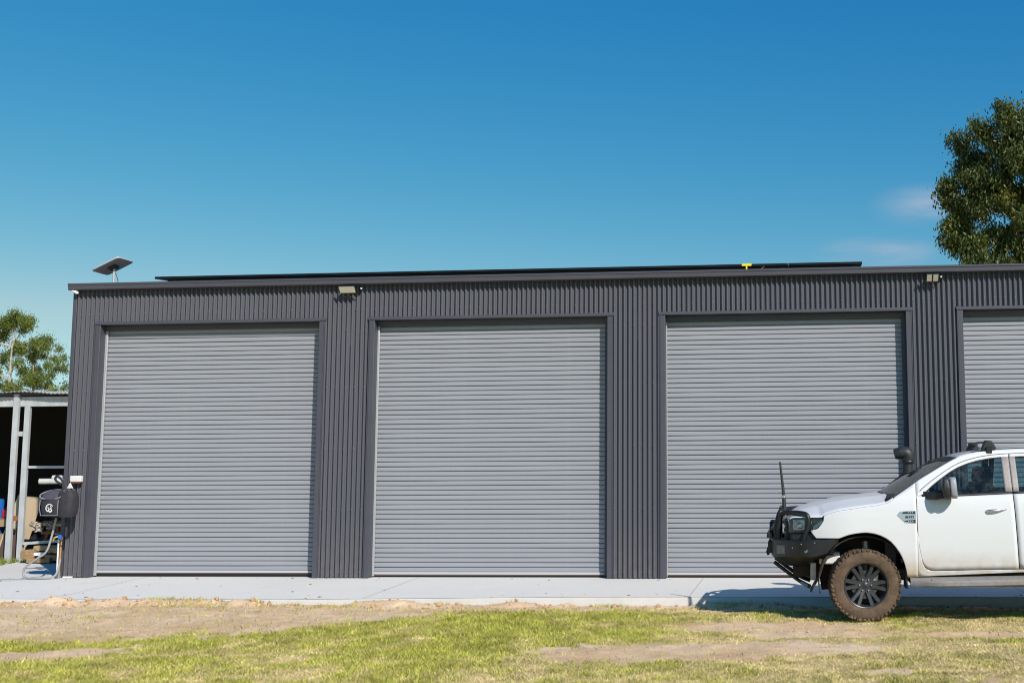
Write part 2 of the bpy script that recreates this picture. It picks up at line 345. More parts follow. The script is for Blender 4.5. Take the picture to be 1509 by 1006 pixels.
def tint(x, y):
    b, g = cover(x, y); k = fbm(x, y, 1.5, 3)[:, None]
    d = DIRT*(1-k)+DIRT2*k; j = fbm(x+5, y, 6, 3)[:, None]
    j = np.clip((j-.5)*2.4+.5, 0, 1); k = np.clip((k-.5)*2+.5, 0, 1); d = DIRT*(1-k)+DIRT2*k; sp = fbm(x-3, y+9, 9, 3)[:, None]; d = d*(.80+.4*sp); gr = GREEN*(1-j)+GREEN2*j; p = STRAW*(1-g[:, None])+gr*g[:, None]*1.0
    return p*(1-b[:, None])+d*b[:, None]
def setcol(me, rgb):
    a = me.color_attributes.new('tint', 'FLOAT_COLOR', 'POINT'); c = np.ones((len(rgb), 4), np.float32); c[:, :3] = rgb; a.data.foreach_set('color', c.ravel())
xs = np.concatenate([[-900, -500, -250, -120, -60, -35, -24, -18, -15], np.arange(-13.5, 5.5, .05), [6, 7, 8.5, 11, 15, 22, 35, 60, 120, 250, 500, 900]])
ys = np.concatenate([[-500, -200, -80, -40, -24, -17, -13, -11], np.arange(-9.6, -2.05, .05), [-1.9, -1, 0, 1.2, 1.5, 1.7, 2.2, 3, 4, 6, 9, 14, 22, 40, 80, 160, 320, 700, 1400]])
GX, GY = np.meshgrid(xs, ys); gx, gy = GX.ravel(), GY.ravel(); gz = height(gx, gy)
nx, ny = len(xs), len(ys); idx = np.arange(nx*ny).reshape(ny, nx)
quads = np.stack([idx[:-1, :-1], idx[:-1, 1:], idx[1:, 1:], idx[1:, :-1]], -1).reshape(-1, 4)
def npmesh(name, V, F, mat):
    me = bpy.data.meshes.new(name); k = F.shape[1]
    me.vertices.add(len(V)); me.vertices.foreach_set('co', np.ascontiguousarray(V, np.float32).ravel())
    me.loops.add(F.size); me.loops.foreach_set('vertex_index', np.ascontiguousarray(F, np.int32).ravel())
    me.polygons.add(len(F)); me.polygons.foreach_set('loop_start', np.arange(0, F.size, k, dtype=np.int32)); me.polygons.foreach_set('loop_total', np.full(len(F), k, np.int32))
    me.update(calc_edges=True); me.materials.append(mat); return me
me = npmesh('ground', np.stack([gx, gy, gz], 1), quads, M['ground']); me.polygons.foreach_set('use_smooth', [True]*len(me.polygons))
setcol(me, tint(gx, gy))
ground = bpy.data.objects.new('ground', me); col.objects.link(ground); tag(ground, kind='structure')

# grass blades: short lawn, dry straw, tufts on the lip beside the concrete
def blades(name, n, region, hfun, wid, green_only, label, cat):
    x = rng.uniform(region[0], region[1], n); y = rng.uniform(region[2], region[3], n)
    b, g = cover(x, y); keep = rng.random(n) < green_only(x, y, b, g); x, y, b, g = x[keep], y[keep], b[keep], g[keep]; n = len(x)
    z = height(x, y)-.004; h = hfun(x, y, g)*rng.uniform(.5, 1.35, n); a = rng.uniform(0, 2*np.pi, n); lean = rng.uniform(.2, 1.5, n)*h; wd = wid*rng.uniform(.6, 1.4, n)
    la = rng.uniform(0, 2*np.pi, n)
    V = np.zeros((n, 3, 3)); V[:, 0] = np.stack([x-np.cos(a)*wd, y-np.sin(a)*wd, z], 1); V[:, 1] = np.stack([x+np.cos(a)*wd, y+np.sin(a)*wd, z], 1)
    V[:, 2] = np.stack([x+np.cos(la)*lean, y+np.sin(la)*lean, z+h], 1)
    me = npmesh(name, V.reshape(-1, 3), np.arange(n*3).reshape(-1, 3), M['blade'])
    t = np.clip(g+rng.normal(0, .28, n), 0, 1)[:, None]; k = rng.random(n)[:, None]
    c = (STRAW*1.12)*(1-t)+(GREEN*(1-k)+GREEN2*k)*1.15*t; c = c*(rng.uniform(.42, 1.38, n)*(.48+1.04*fbm(x, y, 5.5, 3)))[:, None]
    setcol(me, np.repeat(c, 3, 0)); o = bpy.data.objects.new(name, me); col.objects.link(o); return tag(o, label, cat, kind='stuff')
blades('lawn_grass', 620000, (-9.9, 3.6, -9.2, -2.35), lambda x, y, g: .018+.018*g, .0042, lambda x, y, b, g: np.clip(1.15-b*1.35, 0.025, 1)*np.clip((-y-2.3)/.8, .15, 1), 'short patchy lawn, green and straw dry, in front of the shed', 'grass')
def tuftmask(x, y, b, g):
    k = fbm(x, y*.5, 1.9, 3); return np.where((k > .58) & (abs(y+2.42+.12*np.sin(x*3)) < .16), .8, np.where((fbm(x+3, y+8, 3.5, 3) > .70), .18, 0))
blades('dry_tufts', 110000, (-12.5, 4, -5.2, -2.24), lambda x, y, g: .045+.0*x, .004, lambda x, y, b, g: tuftmask(x, y, b, g), 'dry straw tufts on the earth lip beside the concrete', 'dry grass')
# weeds at the old shed
x = rng.uniform(-16.5, -13.9, 5000); y = rng.uniform(2.2, 3.4, 5000); kp = (x < -14.25-.3*(y-2.1)+.12*np.sin(7*y)) | ((abs(x+14.05) < .28) & (abs(y-2.95) < .2)); x, y = x[kp], y[kp]; n = len(x)
V = np.zeros((n, 3, 3)); a = rng.uniform(0, 6.28, n); hh = rng.uniform(.02, .11, n); V[:, 0] = np.stack([x-.006*np.cos(a), y-.006*np.sin(a), 0*x], 1); V[:, 1] = np.stack([x+.006*np.cos(a), y+.006*np.sin(a), 0*x], 1)
V[:, 2] = np.stack([x+rng.normal(0, .04, n), y+rng.normal(0, .04, n), hh], 1); me = npmesh('weeds', V.reshape(-1, 3), np.arange(n*3).reshape(-1, 3), M['blade'])
setcol(me, np.repeat(np.array((.19, .26, .03))*rng.uniform(.7, 1.4, n)[:, None], 3, 0)); o = bpy.data.objects.new('weeds', me); col.objects.link(o); tag(o, 'green weeds growing along the foot of the old open shed', 'weeds', kind='stuff')
# loose clods on the dirt band
b = MB()
for i in range(1000):
    x = random.uniform(-11.5, 3); y = random.uniform(-5.6, -2.28) if random.random() < .45 else random.uniform(-2.75, -2.26)
    bb, gg = cover(np.array([x]), np.array([y]))
    if bb[0] < .4: continue
    r = random.choice((.006, .008, .01, .014, .02, .03))*random.uniform(.7, 1.2)*(1.5 if y > -2.7 and random.random() < .25 else 1); zz = float(height(np.array([x]), np.array([y]))[0]); R = Euler((random.random()*3, random.random()*3, random.random()*3)).to_matrix()
    V = [Vector((x, y, zz+r*.3))+R @ (Vector(p).normalized()*r*random.uniform(.65, 1.2)) for p in ((1, 0, 0), (-1, 0, 0), (0, 1, 0), (0, -1, 0), (0, 0, 1), (0, 0, -1))]
    b.add(V, [(0, 2, 4), (2, 1, 4), (1, 3, 4), (3, 0, 4), (2, 0, 5), (1, 2, 5), (3, 1, 5), (0, 3, 5)])
me = b.mesh('loose_clods', M['ground'], 60); setcol(me, np.tile(DIRT*.86, (len(me.vertices), 1))); o = bpy.data.objects.new('loose_clods', me); col.objects.link(o); tag(o, 'small earth clods scattered on the bare strip', 'clods', kind='stuff')

# ------------------------------------------------------------------ concrete
b = MB(); xsA = [-17, -15, -14] + list(np.arange(-13, 9.1, 1.0)); rows = []
for y, k in ((-2.2, 1.), (-1.2, .5), (-.25, .0), (.6, .0)): rows.append([(x, y, float(apron_edge_z(x))*k if k else 0.) for x in xsA])
b.grid(rows)
b.grid([[(x, -2.196, float(apron_edge_z(x))-.22) for x in xsA], [(x, -2.2, float(apron_edge_z(x))-.012) for x in xsA], [(x, -2.188, float(apron_edge_z(x))+.0005) for x in xsA]])
apron = b.build('concrete_apron', M['conc'], angle=30); tag(apron, kind='structure')
b = MB(); b.prism([(-17, .6), (-11.9, .6), (-11.0, .6), (-11.0, 13), (-17.4, 13), (-15.05, 4.9), (-14.22, 2.1), (-17, 2.1)], lambda x, y, t: (x, y, t), -.2, .0)
o = b.build('concrete_path', M['conc'], angle=30); tag(o, kind='structure')

for k in range(-2, 3):
    xj = -1.48+k*4.4; b = MB(); b.grid([[(xj-.0035, y, float(apron_edge_z(xj))*t+.0012), (xj+.0035, y, float(apron_edge_z(xj))*t+.0012)] for y, t in ((-2.19, 1.), (-1.2, .5), (-.25, 0.), (.1, 0.))]); b.build('control_joint', M['joint'], apron)
b = MB()
for i in range(170):
    x = random.uniform(-12.5, 3.2); y = random.choice((random.uniform(-2.15, -.05), random.uniform(-2.18, -1.8), random.uniform(-.3, .0))); r = random.choice((.004, .006, .008, .012, .02))*random.uniform(.7, 1.3); a = random.random()*6
    zz = float(apron_edge_z(x))*min(1, max(0, (-.25-y)/1.95)); b.add([(x+r*1.6*math.cos(a), y+r*1.6*math.sin(a), zz+.002), (x-r*.7*math.sin(a), y+r*.7*math.cos(a), zz+.002+r*.5), (x-r*1.4*math.cos(a), y-r*1.4*math.sin(a), zz+.002), (x+r*.7*math.sin(a), y-r*.7*math.cos(a), zz+.002)], [(0, 1, 2), (0, 2, 3)])
o = b.build('leaf_litter', M['litter'], angle=0); tag(o, 'scattered dry leaf and dirt specks on the concrete', 'litter', kind='stuff')

# ------------------------------------------------------------------ the shed
shed = thing('shed', 'long dark grey corrugated steel shed with wide grey roller doors', 'shed', (0, 0, 0))
X0, X1, DEP = -11.67, 7.05, 9.0
DOORS = [(-11.19, -7.55), (-6.65, -2.94), (-2.04, 1.632), (2.484, 6.15)]
HEAD, EAVE = 4.045, 4.60
PITCH = .0762; AMP = .021
def in_door(x):
    return any(a-.05 < x < c+.05 for a, c in DOORS)
xa = X0+.05; si = 0
while xa < X1-.06:
    xb = min(xa+10*PITCH, X1-.05); n = int(round((xb-xa)/PITCH*8)); b = MB(); pts = []
    for i in range(n+1):
        x = xa+(xb-xa)*i/n; ph = (x-X0)/PITCH*2*math.pi
        pts.append((x, -AMP*math.cos(ph)*1.0-(.0025 if si % 2 else 0)))
    for i in range(n):
        (p, q), (p2, q2) = pts[i], pts[i+1]; z0 = HEAD if in_door((p+p2)/2) else .012
        zs = [z0, EAVE] if z0 > 1 else [z0, HEAD, EAVE]
        for k in range(len(zs)-1): b.add([(p, q, zs[k]), (p2, q2, zs[k]), (p2, q2, zs[k+1]), (p, q, zs[k+1])], [(0, 1, 2, 3)])
    me = b.mesh('cladding_sheet', M['clad'], 0)
    import bmesh
    bm = bmesh.new(); bm.from_mesh(me); bmesh.ops.remove_doubles(bm, verts=bm.verts, dist=1e-5); bm.to_mesh(me); bm.free()
    me.polygons.foreach_set('use_smooth', [True]*len(me.polygons)); inst('cladding_sheet', me, shed, (0, 0, 0))
    xa = xb; si += 1
for z in (.10, 1.05, 2.0, 2.95, 3.85, 4.18, 4.50):
    b = MB(); k = 0; x = X0+PITCH*2
    while x < X1-.1:
        if not (in_door(x) and z < HEAD): b.lathe([(0, -AMP-.008), (.006, -AMP-.007), (.008, -AMP-.001)], 6, 'y', (x, 0, z+random.uniform(-.006, .006)))
        x += PITCH*2
    o = b.build('screw_row', M['screw'], shed); tag(o, kind='stuff')
# side and back walls, roof
def corrug(L_, H_, dz=0):
    b = MB(); n = int(L_/PITCH*4); rows = [[], []]
    for i in range(n+1):
        t = L_*i/n; d = AMP*math.cos(t/PITCH*2*math.pi); rows[0].append((t, d, 0)); rows[1].append((t, d, H_))
    return b.grid(rows)
for nm, loc, rot, ln in (('side_wall', (X0, DEP, 0), (0, 0, -math.pi/2), DEP-.02), ('side_wall', (X1, .02, 0), (0, 0, math.pi/2), DEP-.02), ('back_wall', (X1, DEP, 0), (0, 0, math.pi), X1-X0)):
    corrug(ln, 4.6).build(nm, M['clad'], shed, 50, loc=loc, rot=rot)
b = MB(); n = int((X1-X0)/PITCH*4); RS = math.tan(math.radians(4)); rr = [[], []]
for i in range(n+1):
    x = X0+(X1-X0)*i/n; d = AMP*math.cos((x-X0)/PITCH*2*math.pi); rr[0].append((x, -.05, 4.655+d)); rr[1].append((x, DEP+.1, 4.655+d+(DEP+.15)*RS))
b.grid(rr).build('roof_sheet', M['clad'], shed, 50)
for s in (X0, X1):
    b = MB(); b.prism([(0, 4.6), (DEP, 4.6), (DEP, 4.64+(DEP+.05)*RS), (0, 4.64)], lambda y, z, t: (t, y, z), s-.004, s+.004); b.build('gable_infill', M['clad'], shed)
# gutter (quad profile), corner flashings
prof = [(-.012, 4.668), (-.03, 4.668), (-.03, 4.58), (-.115, 4.566), (-.128, 4.574), (-.131, 4.63), (-.142, 4.648), (-.142, 4.668), (-.128, 4.671), (-.122, 4.640), (-.12, 4.59), (-.02, 4.60)]
b = MB(); b.prism([(-.005, 4.668), (-.005, 4.58), (-.022, 4.563), (-.112, 4.563), (-.128, 4.572), (-.132, 4.628), (-.143, 4.642), (-.143, 4.664), (-.136, 4.669)], lambda y, z, t: (t, y, z), X0-.035, X1+.03)
b.build('gutter', M['flash'], shed, 30)
for (x, s) in ((X0, 1), (X1, -1)):
    b = MB(); b.bx(min(x-.012*s, x+.052*s), max(x-.012*s, x+.052*s), -.016, .05, 0.006, 4.56); b.build('corner_flashing', M['flash'], shed, bevel=.004)
RV = .155
SL = .0738
for di, (a, c) in enumerate(DOORS):
    for s, x in ((-1, a), (1, c)):
        xo = x+s*.078
        b = MB(); b.bx(min(x, xo), max(x, xo), -.024, RV, .004, 3.998); b.build('jamb_flashing', M['flash'], shed, bevel=.004)
        b = MB(); b.bx(min(xo-.0, xo+s*.011), max(xo, xo+s*.011), -.030, -.002, .006, 3.998); b.build('flashing_lip', M['flash'], shed)
    b = MB(); b.bx(a-.10, c+.10, -.034, RV, 4.0, 4.05); b.build('head_flashing', M['flash'], shed, bevel=.004)
    door_w = c-a; b = MB(); b.bx(a-.05, c+.05, RV+.030, RV+.034, .03, 4.03)
    dr = b.build('roller_door', M['door_back'], shed)
    dr['label'] = ('leftmost grey roller door, slightly open at the bottom', 'second grey roller door from the left', 'third grey roller door, partly behind the white truck', 'rightmost grey roller door above the truck roof')[di]
    zb = .052 if di == 0 else .03
    # slat profile: bright flat face with a rolled groove under it
    P = [(-.006, .020), (.0, .017), (.0018, .004), (.008, .0), (.018, -.0008), (.030, .0012), (.042, -.0008), (.053, .0), (.0596, .003), (.0614, .016), (.0678, .020)]
    def slatmesh(w_, k):
        b = MB(); nseg = 6; rows = []
        for (z, y) in P: rows.append([(x_, y+RV+.006+.0022*math.sin(x_*1.3+k*2.1)+.0012*math.sin(x_*3.7+k), z) for x_ in [w_*i/nseg-.03*(1 if i == 0 else -1 if i == nseg else 0) for i in range(nseg+1)]])
        return b.grid(rows).mesh('slat', M['door'], 30)
    sm = [slatmesh(door_w, k) for k in range(3)]
    ns = int((4.0-zb-.05)/SL)
    for k in range(ns): inst('slat', sm[(k*7+di) % 3], dr, (a, 0, zb+.052+k*SL))
    b = MB(); b.bx(a-.02, c+.02, RV-.010, RV+.018, zb+.014, zb+.050); b.build('bottom_rail', M['rail'], dr, bevel=.004)
    b = MB(); b.bx(a-.02, c+.02, RV-.004, RV+.016, zb-.004, zb+.0135); b.build('rubber_seal', M['rubber'], dr)
    for s, x in ((-1, a), (1, c)):
        gw = (.04, .032, .012, .012)[di] if s < 0 else .06; b = MB(); b.bx(min(x, x-s*gw), max(x, x-s*gw), RV-.035, RV-.01, .02, 3.99); b.build('door_guide_and_shade', M['galv'] if s < 0 else M['flash'], dr, bevel=.003)  # right guide made wide and dark to stand for jamb shade on the curtain
    b = MB(); b.bx(a+.002, c-.002, RV-.05, RV-.036, 3.915, 3.998); b.build('head_shade_strip', M['flash'], dr, bevel=.003)  # dark strip added to imitate the shade under the door head
    b = MB(); b.bx(a-.04, c+.04, RV+.036, RV+.05, 0, 4.04); b.build('curtain_seal', M['door_back'], dr)

# floodlights
def flood(label, x, heads):
    t = thing('floodlight', label, 'floodlight', (x, 0, 4.50), group='floodlights under the gutter')
    R = Euler((math.radians(-48), 0, 0)).to_matrix()      # lens tips down and out
    wtot = .27 if heads == 1 else .19; hw = wtot/heads
    for k in range(heads):
        cx = -wtot/2+hw*(k+.5); cpos = Vector((cx, -.155, -.02)); nrm = Vector((0, -math.cos(math.radians(40)), -math.sin(math.radians(40)))); up = Vector((0, -math.sin(math.radians(40)), math.cos(math.radians(40)))); rt = Vector((1, 0, 0))
        Mx = Matrix((rt, up, -nrm)).transposed()
        b = MB(); b.box(cpos, (hw-.006, .125, .035), Mx); b.build('lamp_body', M['black'], t, bevel=.004)
        b = MB(); b.box(cpos+nrm*.019, (hw-.022, .108, .004), Mx); b.build('lens', M['lamp_face'], t)
        for q in range(5):
            b = MB(); b.box(cpos-nrm*.028+rt*((q-2)*hw/6), (.006, .10, .025), Mx); b.build('cooling_fin', M['black'], t)
    for s in (-1, 1):
        b = MB(); b.tube([(s*(wtot/2+.012), -.02, -.05), (s*(wtot/2+.012), -.10, -.075), (s*(wtot/2+.012), -.155, -.03)], .008, 8); b.build('bracket_arm', M['black'], t)
    b = MB(); b.bx(-wtot/2-.02, wtot/2+.02, -.03, -.008, -.075, -.045); b.build('wall_plate', M['black'], t)
    b = MB(); b.lathe([(0, -.03), (.014, -.028), (.018, -.012), (.016, 0), (0, .002)], 12, 'z', (wtot/2+.045, -.05, .02)); b.build('motion_sensor', M['white_plastic'], t)
flood('wide single panel floodlight under the gutter between the two left doors', -7.05, 1)
flood('small twin panel floodlight under the gutter above the parked truck', 2.03, 2)
# small white camera at the corner
t = thing('security_camera', 'tiny white security camera under the left end of the gutter', 'camera', (-11.60, -.09, 4.535))
b = MB(); b.lathe([(0, -.065), (.022, -.062), (.026, -.04), (.026, .03), (.018, .05), (0, .052)], 14, 'x'); b.build('camera_body', M['white_plastic'], t, rot=(0, math.radians(25), 0))
b = MB(); b.tube([(0, 0, .02), (0, .03, .04), (0, .085, .04)], .008, 8); b.build('mount', M['white_plastic'], t)
# satellite dish
t = thing('satellite_dish', 'flat rectangular grey satellite dish on a short mast above the left roof corner', 'satellite dish', (-11.28, .4, 4.69))
Lv = Vector((.469, -.02, .213)); Sv = Vector((.021, .42, -.008)); cc = Vector((-.027, 0, .35)); nflip = 1; nn = Lv.cross(Sv).normalized()
b = MB(); rp = []
for k in range(24):
    a = 2*math.pi*k/24; e = lambda v: math.copysign(abs(v)**.22, v); rp.append((e(math.cos(a))*.5, e(math.sin(a))*.5))
b.prism(rp, lambda p, q, d: cc+Lv*p+Sv*q+nn*d, -.012, .012); b.build('dish_panel', M['dish'], t, bevel=.003)
b = MB(); b.prism([(.5, .5), (-.5, .5), (-.5, -.5), (.5, -.5)], lambda p, q, d: cc+Lv*p*(.26+d*1.2)+Sv*q*(.3+d*1.2)+nn*(-.013+d), 0, -.05); b.build('swivel_mount', M['black'], t, fix=True)
b = MB(); b.tube([(0, 0, .02), (0, 0, .33)], .02, 12); b.build('mast', M['galv'], t)
for k in range(4):
    a = k*math.pi/2+.5; b = MB(); b.tube([(.0, 0, .10), (.07*math.cos(a), .07*math.sin(a), .0)], .008, 6); b.build('mast_foot', M['galv'], t)
b = MB(); b.tube(smooth_path([(.01, 0, .26), (.05, .02, .15), (.07, .03, .02)]), .005, 6); b.build('cable', M['blackplastic'], t)
# solar panels
PW = 1.150
for i in range(10):
    x = -10.54+i*(11.56/10)
    t = thing('solar_panel', ('leftmost solar panel on the roof edge, behind the satellite dish', 'second solar panel from the left along the roof edge', 'third solar panel from the left along the roof edge', 'fourth solar panel from the left, above the single floodlight', 'fifth solar panel from the left, above the second door', 'sixth solar panel from the left, above the second door', 'seventh solar panel from the left along the roof edge', 'eighth solar panel from the left, above the third door', 'ninth solar panel from the left, behind the yellow bracket', 'rightmost solar panel on the roof edge')[i], 'solar panel', (x, .35, 4.832), (math.radians(4), 0, 0), 'solar panels along the roof edge')
    b = MB(); b.bx(.004, PW, .012, 1.72, -.004, .0); b.build('panel_glass', M['solar'], t)
    for (x0, x1, y0, y1) in ((0, PW, 0, .012), (0, PW, 1.72, 1.732), (0, .004, .0125, 1.7195), (PW-.004, PW, .0125, 1.7195)):
        b = MB(); b.bx(x0, x1, y0, y1, -.034, .003); b.build('panel_frame', M['solar_frame'], t)
    b = MB(); b.bx(.006, PW-.006, .014, 1.71, -.034, -.03); b.build('back_sheet', M['solar_frame'], t)
t = thing('mounting_rack', 'black mounting rail rack under the row of solar panels', 'rack', (-10.34, .38, 4.70))
for y in (0.02, .9, 1.5):
    b = MB(); b.bx(0, 11.34, y, y+.045, -.02+y*RS, .09+y*RS); b.build('rail', M['solar_frame'], t)
for i in range(11):
    b = MB(); b.bx(.1+i*1.11, .16+i*1.11, -.01, .02, -.03, .07); b.build('roof_foot', M['solar_frame'], t)
t = thing('roof_bracket', 'small yellow anchor bracket standing on the roof edge', 'bracket', (-.78, .12, 4.675))
b = MB(); b.bx(-.075, .075, -.012, .012, .085, .122); b.build('crossbar', M['yellow'], t, bevel=.003)
b = MB(); b.bx(-.011, .011, -.011, .011, .02, .085); b.build('stem', M['yellow'], t)
b = MB(); b.bx(-.02, .02, -.04, .04, 0.0, .02); b.build('foot_plate', M['yellow'], t)
b = MB(); b.tube(smooth_path([(0, 0, 0), (.03, 0, .03), (.075, 0, .065)]), .006, 6); o = b.build('copper_cable', M['copper'], loc=(-.58, .06, 4.675)); tag(o, 'short bent copper coloured cable end beside the yellow roof bracket', 'cable')
# ------------------------------------------------------------------ trees
def leaves(pts_r, per_r, size, sway=.35):
    """pts_r: list of (centre, radius); returns verts, faces, tone"""
    V = []; T = []
    for (c, r, k) in pts_r:
        n = int(k); nt_ = max(8, int(r*26)); d = rng.normal(0, 1, (n, 3)); w_ = rng.integers(0, nt_, n)
        tw = rng.normal(0, 1, (nt_, 3)); tw *= (r*1.05*rng.random(nt_)**.5/np.linalg.norm(tw, axis=1))[:, None]; tone_t = rng.random(nt_)
        spread = (.16+.22*rng.random(nt_))*max(r, .5)
        p = tw[w_]+d*np.array([1, 1, 1.25])*spread[w_][:, None]; p[:, 2] -= .1*r
        p = p+np.array(c); L_ = size*rng.uniform(.6, 1.35, n); ax = np.stack([rng.normal(0, sway, n), rng.normal(0, sway, n), -rng.uniform(.25, 1.1, n)], 1); ax /= np.linalg.norm(ax, axis=1)[:, None]
        sd = np.cross(ax, rng.normal(0, 1, (n, 3))); sd /= np.linalg.norm(sd, axis=1)[:, None]; W = (L_*.17)[:, None]
        q = np.zeros((n, 4, 3)); q[:, 0] = p; q[:, 1] = p+ax*(L_*.45)[:, None]+sd*W; q[:, 2] = p+ax*L_[:, None]; q[:, 3] = p+ax*(L_*.45)[:, None]-sd*W
        V.append(q.reshape(-1, 3)); tn = np.clip(rng.random(n)*.5+tone_t[w_]*.4+rng.random()*.2+.12*p[:, 2].clip(-1, 1)*0, 0, 1); T.append(np.repeat(tn, 4))
    V = np.concatenate(V); T = np.concatenate(T); return V, np.arange(len(V)).reshape(-1, 4), T
def gum(label, base, trunk, clumps, leafmat, size, density, name='gum_tree', group=None, limb_r=.05):
    t = thing(name, label, 'tree', base, group=group)
    b = MB(); b.tube(smooth_path([p for p, r in trunk], 5), list(np.interp(np.linspace(0, len(trunk)-1, (len(trunk)-1)*5+1), range(len(trunk)), [r for p, r in trunk])), 10)
    tp = [Vector(p) for p, r in trunk]
    tr = b.build('trunk', M['bark'], t)
    nodes = [(tp[i].lerp(tp[i+1], k/4), limb_r*2.2) for i in range(1, len(tp)-1) for k in range(4)]
    ax = lambda z: Vector((float(np.interp(z, [q.z for q in tp], [q.x for q in tp])), 0, z))
    b = MB()
    for (c, r, *_) in sorted(clumps, key=lambda q: (Vector(q[0])-ax(q[0][2])).length):
        c = Vector(c); cand, cr = min(nodes, key=lambda q: (q[0]-c).length+1.6*max(0, q[0].z-c.z+.25*r))
        mid = cand.lerp(c, .5)+Vector((random.uniform(-.25, .25), random.uniform(-.25, .25), random.uniform(-.25, .05)))*r
        rr = min(cr*.8, limb_r*1.6); b.tube(smooth_path([cand, mid, c], 4), [rr*k for k in np.linspace(1, .45, 9)], 6); nodes.append((c, rr*.55))
        for q in range(6):
            e = c+Vector((random.uniform(-1, 1), random.uniform(-1, 1), random.uniform(-.5, 1.)))*r*.85
            b.tube([c.lerp(mid, .3), c.lerp(e, .5)+Vector((0, 0, .1*r)), e], [rr*.35, rr*.22, rr*.1], 5)
    b.build('limb', M['bark'], t)
    V, F, T = leaves([(c, r, density*(k[0] if k else 1)*(r**1.6)) for c, r, *k in clumps], None, size)
    me = npmesh('crown', V, F, leafmat); a = me.attributes.new('tone', 'FLOAT', 'POINT'); a.data.foreach_set('value', T.astype(np.float32))
    o = bpy.data.objects.new('crown', me); col.objects.link(o); o.parent = t
    return t
# big gum behind the right end of the shed (depth 22 m behind the wall)
S_ = .02435/2.647*1.0
def rt(x, y): return ((x-447)*S_, (1006-y)*S_+6.3)       # local metres from a trace of the crown
raw = [(190,240,32),(250,228,42),(330,170,40),(395,180,52),(440,105,38),(140,400,30),(200,330,48),(280,310,55),(360,270,55),(430,250,50),(125,440,20),(170,470,45),(235,410,55),(310,400,55),(385,350,55),(440,390,50),(150,560,33),(190,540,48),(250,490,45),(320,500,40),(140,625,28),(190,640,45),(245,630,40),(228,730,38),(285,715,42),(350,740,40),(330,650,26),(400,690,36),(440,560,42),(430,740,36),(395,470,45),(300,760,45),(240,780,40),(420,800,60),(330,830,60),
       (400,560,34),(440,480,48),(360,590,26),(440,640,40),(380,640,30),(300,600,26),(350,440,40),(500,130,60),(560,100,60),(520,220,70),(600,180,70),(680,200,70),(500,320,70),(580,290,75),(670,300,75),(740,300,60),(510,430,70),(600,400,75),(690,420,75),(760,420,60),(500,560,55),(590,540,70),(680,560,70),(740,540,55),(520,690,55),(610,680,60),(690,680,55),(560,790,60),(650,780,55)]
cl = []
for (x, y, r) in raw:
    a, z = rt(x, y); cl.append(((a, random.uniform(-1.6, 1.6)*(1-abs(x-450)/420), z), r*S_*1.06))
base = (8.15, 22, -.4)
trunk = [((.4, 0, 0), .34), ((.3, .1, 3.), .27), ((.15, 0, 6), .22), ((.1, .2, 8.6), .17), ((-.1, .1, 10.4), .12), ((.0, 0, 12.2), .08), ((.1, 0, 13.6), .05)]
gum('large dark green gum tree rising behind the right end of the shed', base, trunk, cl, M['leaf'], .145, 6600, limb_r=.045)
# far gums beyond the old shed
S2 = .0522/7.18
def ltr(x, y): return (x*S2, (1006-y)*S2+6.9)
rawA = [(-120,180,90),(-60,120,80),(-40,260,90),(30,180,80),(110,190,70),(170,140,80),(215,115,55),(260,150,65),(300,170,40),(350,155,30),(170,230,40),(20,300,60),(60,350,50),(10,380,40),(120,420,38),(130,470,35),(20,600,42),(-20,640,60),(30,700,50),(-60,500,60),(10,800,60),(90,620,25)]
rawB = [(340,340,50),(400,335,40),(300,400,50),(345,420,50),(310,460,45),(400,480,40),(330,540,45),(300,580,40),(470,375,42),(515,420,28),(560,430,35),(600,440,35),(620,520,30),(500,520,26),(540,530,26),(580,610,42),(620,640,25),(715,590,26),(685,630,30),(660,660,20),(250,640,42),(290,660,40),(280,740,40),(340,730,50),(380,760,45),(430,790,45),(480,760,50),(520,800,45),(560,740,40),(610,815,36),(470,700,35),(400,650,35),(150,640,30),(230,820,35),(150,830,35),(330,840,40),(650,860,30)]
for (rw, bx_, lab, seed) in ((rawA, (-58.3, 60, -.2), 'tall far gum tree at the left edge beyond the old shed', 1), (rawB, (-58.3, 60.5, -.2), 'lower far gum tree with open crown between old shed and corner', 2)):
    cl = []
    for (x, y, r) in rw:
        a, z = ltr(x, y); cl.append(((a, random.uniform(-1.2, 1.2), z-.35), r*S2*.98))
    tx = 1.1 if seed == 1 else 2.6
    tk = [((tx+.5, 0, 0), .22), ((tx+.25, 0, 4), .15), ((tx+.1, 0, 7.5), .10), ((tx, .1, 9.6), .075), ((tx+.1, 0, 11.2), .05)] if seed == 1 else [((tx+.4, 0, 0), .20), ((tx+.3, 0, 4), .14), ((tx+.05, 0, 7.5), .09), ((tx-.1, .1, 9.2), .065), ((tx-.1, 0, 10.6), .04)]
    gum(lab, bx_, tk, cl, M['leaf_far'], .15, 3600 if seed == 1 else 3600, limb_r=.045)

